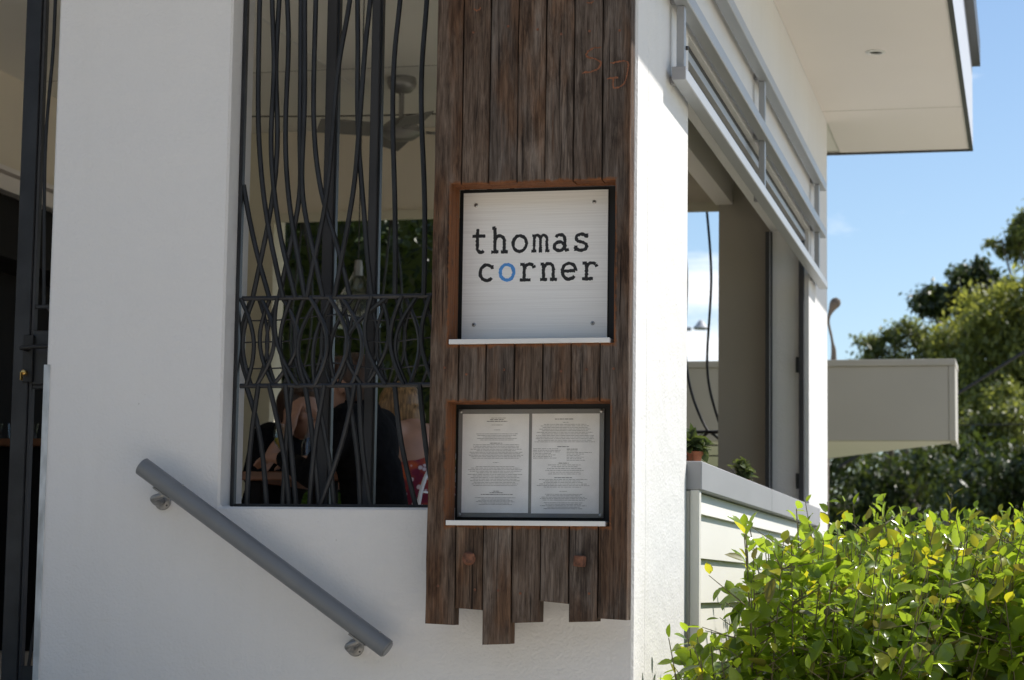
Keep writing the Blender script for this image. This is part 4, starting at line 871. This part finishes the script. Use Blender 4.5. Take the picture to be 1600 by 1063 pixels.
# ------------------------------------------------------------------ garden shrubs beside the clad wall
def frame_px(p):
    d = p-CAMP; z = d.dot(cf)
    return (800+3466.4*d.dot(cr)/z, 531.5-3466.4*d.dot(cu)/z, z)
rs = random.Random(77)
SH = [(.34, .34, 'low shrub at the very foot of the white corner pillar'), (.50, .62, 'leafy shrub nearest the corner pillar at the foot of the clad wall'), (.78, 1.35, 'leafy shrub second from the corner pillar along the clad wall'), (.66, 2.25, 'bright green shrub midway along the clad wall'),
      (.62, 3.2, 'tall shrub near the far end of the clad wall'), (.72, 4.25, 'shrub below the far white pillar'), (1.40, .75, 'shrub at the right edge of the picture in the front row'), (1.45, 1.9, 'shrub at the right edge behind the front row'), (1.4, 3.3, 'rearmost shrub at the right edge of the garden bed')]
for (sx, sy, lab) in SH:
    shb = thing('garden_shrub', (sx, sy, .05), lab, 'shrub', 'glossy shrubs in the garden bed')
    leaves = []; stm = MB()
    nsh = 95
    for k in range(nsh):
        a = rs.uniform(0, 2*math.pi); q = math.sqrt(rs.random())*.62
        tx, ty = sx+q*math.cos(a), sy+q*math.sin(a)
        if tx < .07: tx = .07+rs.random()*.1
        ty = max(ty, .05)
        side = min(1, max(0, (tx-.09)/.26)); side = side*side*(3-2*side)
        far = min(1, max(0, (ty-.6)/2.0))
        top = 1.45+.26*side+.08*far*side+.07*math.sin(tx*6+ty*3.1)+rs.gauss(0, .065)
        if rs.random() < .10: top += rs.uniform(.03, .10)
        top = min(top, 1.93)
        if tx < .3 and ty < 1.2: top = min(top, rs.uniform(1.22, 1.47)) if rs.random() < .88 else rs.uniform(1.5, 1.66)
        if tx < .24 and ty < 3: top = min(top, rs.uniform(1.3, 1.55))
        z0 = rs.uniform(.55, .95) if rs.random() < .8 else rs.uniform(.2, .6)
        base = Vector((sx+(tx-sx)*.45+rs.gauss(0, .03), sy+(ty-sy)*.45+rs.gauss(0, .03), z0)); tip = Vector((tx, ty, top))
        if k < 40: stm.tube([(sx+rs.gauss(0, .03), sy+rs.gauss(0, .03), .03), base, tip], [.007, .004, .0015], 5)
        else: stm.tube([base, tip], [.0035, .0014], 4)
        twigs = [(base, tip, 1.0)]; nl = int((tip-base).length/.13)
        for j in range(nl):
            p = base.lerp(tip, rs.uniform(.25, .92)); aa = rs.uniform(0, 6.283); e2 = p+Vector((math.cos(aa), math.sin(aa), rs.uniform(.1, .9))).normalized()*rs.uniform(.09, .19)
            if e2.x < .07: e2.x = .07
            if e2.z > top-.02: e2.z = top-.02
            stm.tube([p, e2], [.0022, .001], 4); twigs.append((p, e2, .9))
        yshoot = rs.random() < .16
        for b0, t0, sc in twigs:
            L = (t0-b0).length
            if L < .02: continue
            ax = (t0-b0).normalized(); n = max(3, int(L/.034)); ph = rs.uniform(0, 6.28)
            for j in range(n):
                t = j/max(1, n-1)
                if sc == 1 and t < .3 and rs.random() < .5: continue
                ph += 2.4+rs.gauss(0, .4); p = b0.lerp(t0, t)
                o1 = ax.orthogonal().normalized(); o2 = ax.cross(o1); out = o1*math.cos(ph)+o2*math.sin(ph)
                el = .1+.8*max(0, t-.75)/.25
                d = out*math.cos(el)+ax*math.sin(el)+Vector((0, 0, rs.gauss(-.08, .4)))
                up = Vector((0, -.25, 1))+rv(rs)*1.1
                s = rs.triangular(.042, .098, .075)*(1.0 if t < .9 else .6)
                yng = (t > .85 and yshoot and rs.random() < .75) or rs.random() < .025
                q2 = p+out*.004
                leaves.append((basis(d, up, s, q2), rs.randrange(3), 1 if yng else (2 if rs.random() < .07 else 0), q2))
    vis = []
    for i, lf in enumerate(leaves):
        x, y, z = frame_px(lf[3])
        if 1000 < x < 1600 and y < 1063 and lf[3].z > 1.2: vis.append((z-lf[3].z*2.5, i))
    vis.sort(); pick = set(i for _, i in vis[:260])
    leafmesh('foliage', [(l[0], l[1], l[2]) for i, l in enumerate(leaves) if i not in pick], ['shrub_leaf', 'shrub_leaf_young', 'shrub_leaf_old'], shb, kind='stuff')
    stm.build('stem', 'stem', shb)
    for i in pick:
        l = leaves[i]; link(bpy.data.objects.new('leaf', LEAFME[l[2]*3+l[1]]), shb, l[0])

# ------------------------------------------------------------------ potted plants on the cap
def pot_plant(c, label, hgt, spread, n, pr, longleaf=False):
    t = thing('potted_plant', c, label, 'potted plant'); c = Vector(c); r = random.Random(int(c.y*100))
    MB().lathe([(pr*.72, 0), (pr*.95, pr*1.35), (pr*1.08, pr*1.35), (pr*1.08, pr*1.7), (pr*.96, pr*1.7), (pr*.9, pr*1.5), (0, pr*1.5)], c, 20).build('pot', 'terracotta', t, True)
    st = MB(); lv = []
    for k in range(n):
        a = r.uniform(0, 6.28); tip = c+Vector((math.cos(a)*spread*r.uniform(.1, 1), math.sin(a)*spread*r.uniform(.1, 1), pr*1.6+hgt*r.uniform(.45, 1))); b = c+Vector((0, 0, pr*1.45))
        st.tube([b, tip], [.0025, .001], 4); m = 7
        for j in range(m):
            p = b.lerp(tip, .3+.7*j/(m-1)); d = rv(r)+Vector((0, 0, .3)); lv.append((basis(d, Vector((0, 0, 1))+rv(r)*.5, r.uniform(.028, .045)*(1.7 if longleaf else 1), p), r.randrange(3), 0))
    st.build('stem', 'stem', t); leafmesh('foliage', lv, ['pot_leaf'], t, kind='stuff')
pot_plant((-.045, 1.43, 2.0245), 'terracotta pot with a trailing green plant beside the corner pillar', .05, .07, 14, .034, True)
pot_plant((-.06, 2.98, 2.0245), 'small bushy green plant midway along the grey cap', .075, .055, 26, .022)

# ------------------------------------------------------------------ garden hedge and ferns behind the room
hg = thing('garden_hedge', (-3.4, 8.2, 0), 'dense dark green hedge behind the garden opening', 'hedge'); rh = random.Random(4); lv = []
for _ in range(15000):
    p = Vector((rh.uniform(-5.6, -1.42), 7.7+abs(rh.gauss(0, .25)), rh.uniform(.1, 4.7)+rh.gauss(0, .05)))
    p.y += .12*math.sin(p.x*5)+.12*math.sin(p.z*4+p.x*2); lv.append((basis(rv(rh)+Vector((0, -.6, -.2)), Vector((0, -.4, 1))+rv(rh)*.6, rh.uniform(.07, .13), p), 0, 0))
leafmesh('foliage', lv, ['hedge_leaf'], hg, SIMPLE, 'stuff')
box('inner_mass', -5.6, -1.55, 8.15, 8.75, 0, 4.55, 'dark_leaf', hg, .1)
stm = MB()
for x in (-5.2, -4.4, -3.6, -2.8, -2.0): stm.tube([(x, 8.1, 0), (x+.1, 8.1, 2.2), (x, 8.1, 4.2)], [.05, .035, .01], 7)
stm.build('stem', 'bark', hg)
for i, (bx, by, bz, lab) in enumerate(((-2.35, 7.15, 2.2, 'tall tree fern with arching fronds in front of the hedge, right'), (-3.3, 7.2, 1.9, 'lower fern with arching fronds in front of the hedge, left'))):
    fr = thing('fern', (bx, by, 0), lab, 'fern'); MB().tube([(bx, by, 0), (bx+.03, by, bz*.6), (bx, by, bz)], [.06, .05, .045], 9).build('trunk', 'bark', fr)
    for k in range(11):
        a = 6.283*k/11+.2; L = rh.uniform(.65, .9); mb = []; pts = []
        for j in range(17):
            t = j/16; pts.append(Vector((bx+math.cos(a)*L*t, by+math.sin(a)*L*.6*t, bz+.42*math.sin(t*2.3)-.25*t*t)))
        fo = MB().tube(pts[::2], .005, 4)
        fd = fo.build('frond', 'fern_leaf', fr)
        lvs = []
        for j in range(2, 17):
            d = (pts[j]-pts[j-1]).normalized(); s = d.cross(Vector((0, 0, 1))).normalized()
            for sg in (-1, 1): lvs.append((basis(s*sg+d*.35+Vector((0, 0, -.15)), Vector((0, 0, 1)), .20*math.sin(math.pi*(j/17)**.7)+.02, pts[j]), 0, 0))
        leafmesh('leaflets', lvs, ['fern_leaf'], fd, ([Vector((v.x, v.y*.35, v.z)) for v in SIMPLE[0]], SIMPLE[1]), 'stuff')

# ------------------------------------------------------------------ neighbouring canopy, lamp, cable
cn = thing('neighbour_canopy', (-.6, 9, 0), 'flat taupe boxed canopy of the neighbouring building', 'canopy')
YC = 8.6
prism('fascia_box', [(-2.6, 2.60), (.585, 2.60), (.585, 3.10), (-2.6, 3.10)], YC, YC+.06, 'canopy_paint', cn, .004)
box('edge_trim', .5855, .628, YC-.004, YC+.5, 2.600, 3.10, 'canopy_paint', cn, .003); box('top_flashing', -2.6, .632, YC-.012, YC+.5, 3.1005, 3.145, 'canopy_paint', cn, .003)
mb = MB(); mb.add([(.585, YC+.061, 2.6), (-2.6, YC+.061, 2.6), (-2.6, YC+4.4, 2.6), (-.39, YC+2.0, 2.6), (.585, YC+.25, 2.6), (.585, YC+.061, 3.1), (-2.6, YC+.061, 3.1), (-2.6, YC+4.4, 3.1), (-.39, YC+2.0, 3.1), (.585, YC+.25, 3.1)],
   [(0, 1, 2, 3, 4), (9, 8, 7, 6, 5), (0, 5, 6, 1), (1, 6, 7, 2), (2, 7, 8, 3), (3, 8, 9, 4), (4, 9, 5, 0)]); mb.build('soffit', 'soffit_paint', cn)
for x in (-2.2,): box('post', x-.06, x+.06, YC+.4, YC+.52, 0, 2.5995, 'canopy_paint', cn, .004)
bd = MB().tube(spline([(-.50, 11.5, 0), (-.49, 11.5, 2.6), (-.425, 11.5, 3.40), (-.435, 11.5, 3.60), (-.465, 11.5, 3.76), (-.435, 11.5, 3.86), (-.385, 11.5, 3.94)], 5), [.03]*11+[.022, .02, .017, .013, .011, .011, .011, .011, .011, .012, .013, .014, .018, .022, .028, .036, .042, .044, .038, .020], 9).build('palm_spathe', 'brown_bract', None, True)
tag(bd, 'brown curled stalk with a swollen tip rising beside the far white pillar', 'plant stalk')
sl = thing('street_lamp', (-3.62, 25, 0), 'distant grey street lamp with a short arm seen through the garden grille', 'street lamp')
MB().tube([(-4.4, 25, 0), (-4.4, 25, 5.25), (-4.2, 25, 5.30), (-3.62, 25, 5.31)], [.07, .05, .035, .03], 8).build('pole', 'lamp_grey', sl)
MB().lathe([(0, -.03), (.10, -.02), (.12, .0), (.07, .05), (.03, .11), (0, .12)], (-3.48, 25, 5.32), 12).build('lamp_head', 'lamp_grey', sl, True)
tag(MB().tube([(-.6, 14, 2.72), (.474, 14, 3.389), (1.058, 14, 3.76), (4, 14, 5.62)], .016, 6).build('stay_cable', 'cable'), 'dark stay cable running diagonally in front of the trees', 'cable')
tag(MB().tube([(-.6, 16, 3.24), (1.2, 16, 3.26), (5, 16, 3.35)], .006, 5).build('wire', 'cable'), 'thin wire running level in front of the trees', 'wire')

# ------------------------------------------------------------------ trees
def tree(loc, h, blobs, lm, label, n, ls, seed, trunk=.14, name='tree', leafy=.5, clumps=40):
    r = random.Random(seed); t = thing(name, loc, label, 'tree', 'trees beyond the canopy'); loc = Vector(loc)
    tk = MB(); top = loc+Vector((r.uniform(-.2, .2), 0, h*.62)); tk.tube(spline([loc, loc.lerp(top, .5)+Vector((r.uniform(-.15, .15), r.uniform(-.1, .1), 0)), top], 4), [trunk*(1-.6*i/8) for i in range(9)], 9)
    lv = []
    vol = sum(b[1][0]*b[1][1]*b[1][2] for b in blobs)
    for c, rad in blobs:
        c = loc+Vector(c); st0 = loc.lerp(top, r.uniform(.55, 1)); mid = st0.lerp(c, .5)+rv(r)*.2
        tk.tube(spline([st0, mid, c], 4), [trunk*.42*(1-.085*i) for i in range(9)], 6)
        share = max(2, int(clumps*rad[0]*rad[1]*rad[2]/vol))
        for k in range(share):
            q = rv(r).normalized()*(r.random()**.4); cc = c+Vector((q.x*rad[0], q.y*rad[1], q.z*rad[2]))
            tk.tube([c.lerp(cc, .1), c.lerp(cc, .6)+rv(r)*.1, cc], [trunk*.13, trunk*.08, trunk*.03], 4)
            cr_ = (rad[0]*rad[1]*rad[2])**(1/3)*r.uniform(.28, .5)
            for j in range(int(n/clumps)):
                p = cc+Vector((r.gauss(0, cr_*.6), r.gauss(0, cr_*.6), r.gauss(0, cr_*.42)))
                lv.append((basis(rv(r)+Vector((0, 0, -leafy)), Vector((0, 0, 1))+rv(r)*.9, ls*r.uniform(.6, 1.3), p), 0, 0))
    tk.build('trunk', 'bark', t, True); leafmesh('crown', lv, [lm], t, SIMPLE, 'stuff')
tree((1.2, 30, 0), 8.2, [((-.55, 0, 6.0), (.75, .9, .55)), ((-1.0, .2, 5.5), (.75, .9, .65)), ((-.2, 0, 5.3), (.8, .9, .8)), ((-1.5, .2, 5.0), (.6, .8, .6)), ((-.7, -.2, 4.5), (1.0, 1.0, .8)), ((.3, 0, 6.2), (.8, .9, .7)), ((.5, 0, 4.6), (1.0, 1.0, 1.0)), ((1.4, 0, 5.4), (1.1, 1, 1.2))], 'olive_leaf', 'olive green gum tree with a broad crown at the right edge', 52000, .12, 1, .16, clumps=240)
tree((.2, 34, 0), 8.4, [((-.62, 0, 6.95), (.38, .4, .3)), ((-.15, 0, 7.3), (.45, .4, .3)), ((.25, 0, 7.0), (.45, .4, .35)), ((-.8, 0, 6.7), (.35, .4, .25)), ((-.3, 0, 6.75), (.4, .4, .3))], 'dark_leaf', 'dark leaved tree rising above the olive gum tree', 7000, .13, 2, .13, clumps=50)
tree((1.3, 40, 0), 10.0, [((-.45, 0, 9.15), (.45, .5, .35)), ((-.75, 0, 8.85), (.3, .4, .2)), ((-.2, 0, 8.8), (.5, .5, .35)), ((.3, 0, 9.3), (.6, .5, .5))], 'gum_leaf', 'tall gum tree with the highest crown in the picture', 4200, .14, 3, .12, clumps=45)
tree((-1.15, 31, 0), 6.4, [((-.3, 0, 5.8), (.28, .4, .24)), ((.05, 0, 6.0), (.3, .4, .25)), ((.45, 0, 5.85), (.4, .4, .35)), ((-.1, 0, 5.4), (.55, .5, .35)), ((.8, 0, 5.7), (.4, .4, .4)), ((1.0, 0, 5.2), (.5, .4, .4))], 'gum_leaf', 'small sparse gum tree above the middle of the canopy', 6500, .10, 4, .07, clumps=90)
tree((-.4, 36, 0), 7.2, [((-.1, 0, 5.2), (1.1, .8, .9)), ((.5, 0, 6.0), (.8, .8, .8)), ((-1.3, 0, 5.2), (.9, .8, .7)), ((.9, 0, 4.6), (.9, .8, .9)), ((-.5, 0, 4.0), (1.6, .9, .9))], 'olive_leaf', 'pale olive tree behind the canopy corner', 24000, .13, 5, .11, clumps=110)
tree((1.35, 24, 0), 4.6, [((-.5, 0, 3.0), (.75, .8, .8)), ((.2, 0, 3.5), (.8, .8, .7)), ((.0, 0, 2.0), (1.1, .9, .9)), ((.9, 0, 2.6), (.9, .8, .9))], 'dark_leaf', 'dark glossy tree low at the right edge', 15000, .14, 6, .12, clumps=80)
tree((-.75, 26, 0), 3.9, [((-.6, 0, 2.6), (.8, .7, .7)), ((.2, 0, 2.9), (.8, .7, .7)), ((0, 0, 1.7), (1.4, .9, .8)), ((.9, 0, 2.2), (.8, .7, .8)), ((-1.3, 0, 2.9), (.9, .7, .9))], 'dark_leaf', 'shaded dark tree beneath the canopy', 14000, .13, 7, .12, clumps=80)
tree((.35, 27.5, 0), 5.4, [((.1, 0, 3.4), (.9, .7, .7)), ((.35, 0, 4.3), (.55, .6, .6)), ((.3, 0, 2.3), (1.0, .8, .8)), ((-.4, 0, 3.8), (.6, .5, .4))], 'gum_leaf', 'mid green tree between the two dark low trees', 14000, .12, 8, .1, clumps=90)
tree((-3.3, 32, 0), 5, [((0, 0, 3.4), (1.6, 1, 1.2)), ((.9, 0, 3.0), (1.3, 1, 1.1)), ((.3, 0, 1.8), (1.8, 1, 1.0))], 'dark_leaf', 'dark tree mostly hidden behind the canopy', 8000, .15, 9, .12, clumps=60)
tree((4.5, 33, 0), 7.5, [((0, 0, 5.0), (2.0, 1.5, 1.7)), ((-1, 0, 3.2), (2.0, 1.5, 1.4)), ((1.5, 0, 4), (2, 1.5, 1.8))], 'olive_leaf', 'broad olive tree beyond the right edge', 9000, .17, 10, .16, clumps=60)
fb = thing('far_treeline', (0, 60, 0), 'dark far belt of trees behind the gum trees', 'treeline'); fb['kind'] = 'stuff'
rt = random.Random(9); lv = []
for _ in range(26000):
    x = rt.uniform(-30, 32); hh = 4.6+1.2*math.sin(x*.7)+.8*math.sin(x*1.9+1)+.4*math.sin(x*4.3)
    lv.append((basis(rv(rt), Vector((0, 0, 1))+rv(rt), rt.uniform(.4, .8), Vector((x, 60+rt.uniform(-2, 3), hh*rt.random()**.8+rt.gauss(0, .25)))), 0, 0))
leafmesh('crown', lv, ['dark_leaf'], fb, SIMPLE, 'stuff')

# unseen trees added behind the camera to shape light on the shaded front wall
ft = thing('added_light_treeline', (0, -24, 0), 'unseen row of leafy trees added across the street to shape light on the cafe front', 'treeline'); ft['kind'] = 'stuff'; lv = []
for _ in range(16000):
    x = rt.uniform(-34, 34); hh = 9+1.6*math.sin(x*.55)+.9*math.sin(x*1.4)
    lv.append((basis(rv(rt), Vector((0, 0, 1))+rv(rt), rt.uniform(.7, 1.2), Vector((x, -24+rt.uniform(-2, 2), hh*rt.random()**.8))), 0, 0))
leafmesh('crown', lv, ['gum_leaf'], ft, SIMPLE, 'stuff')
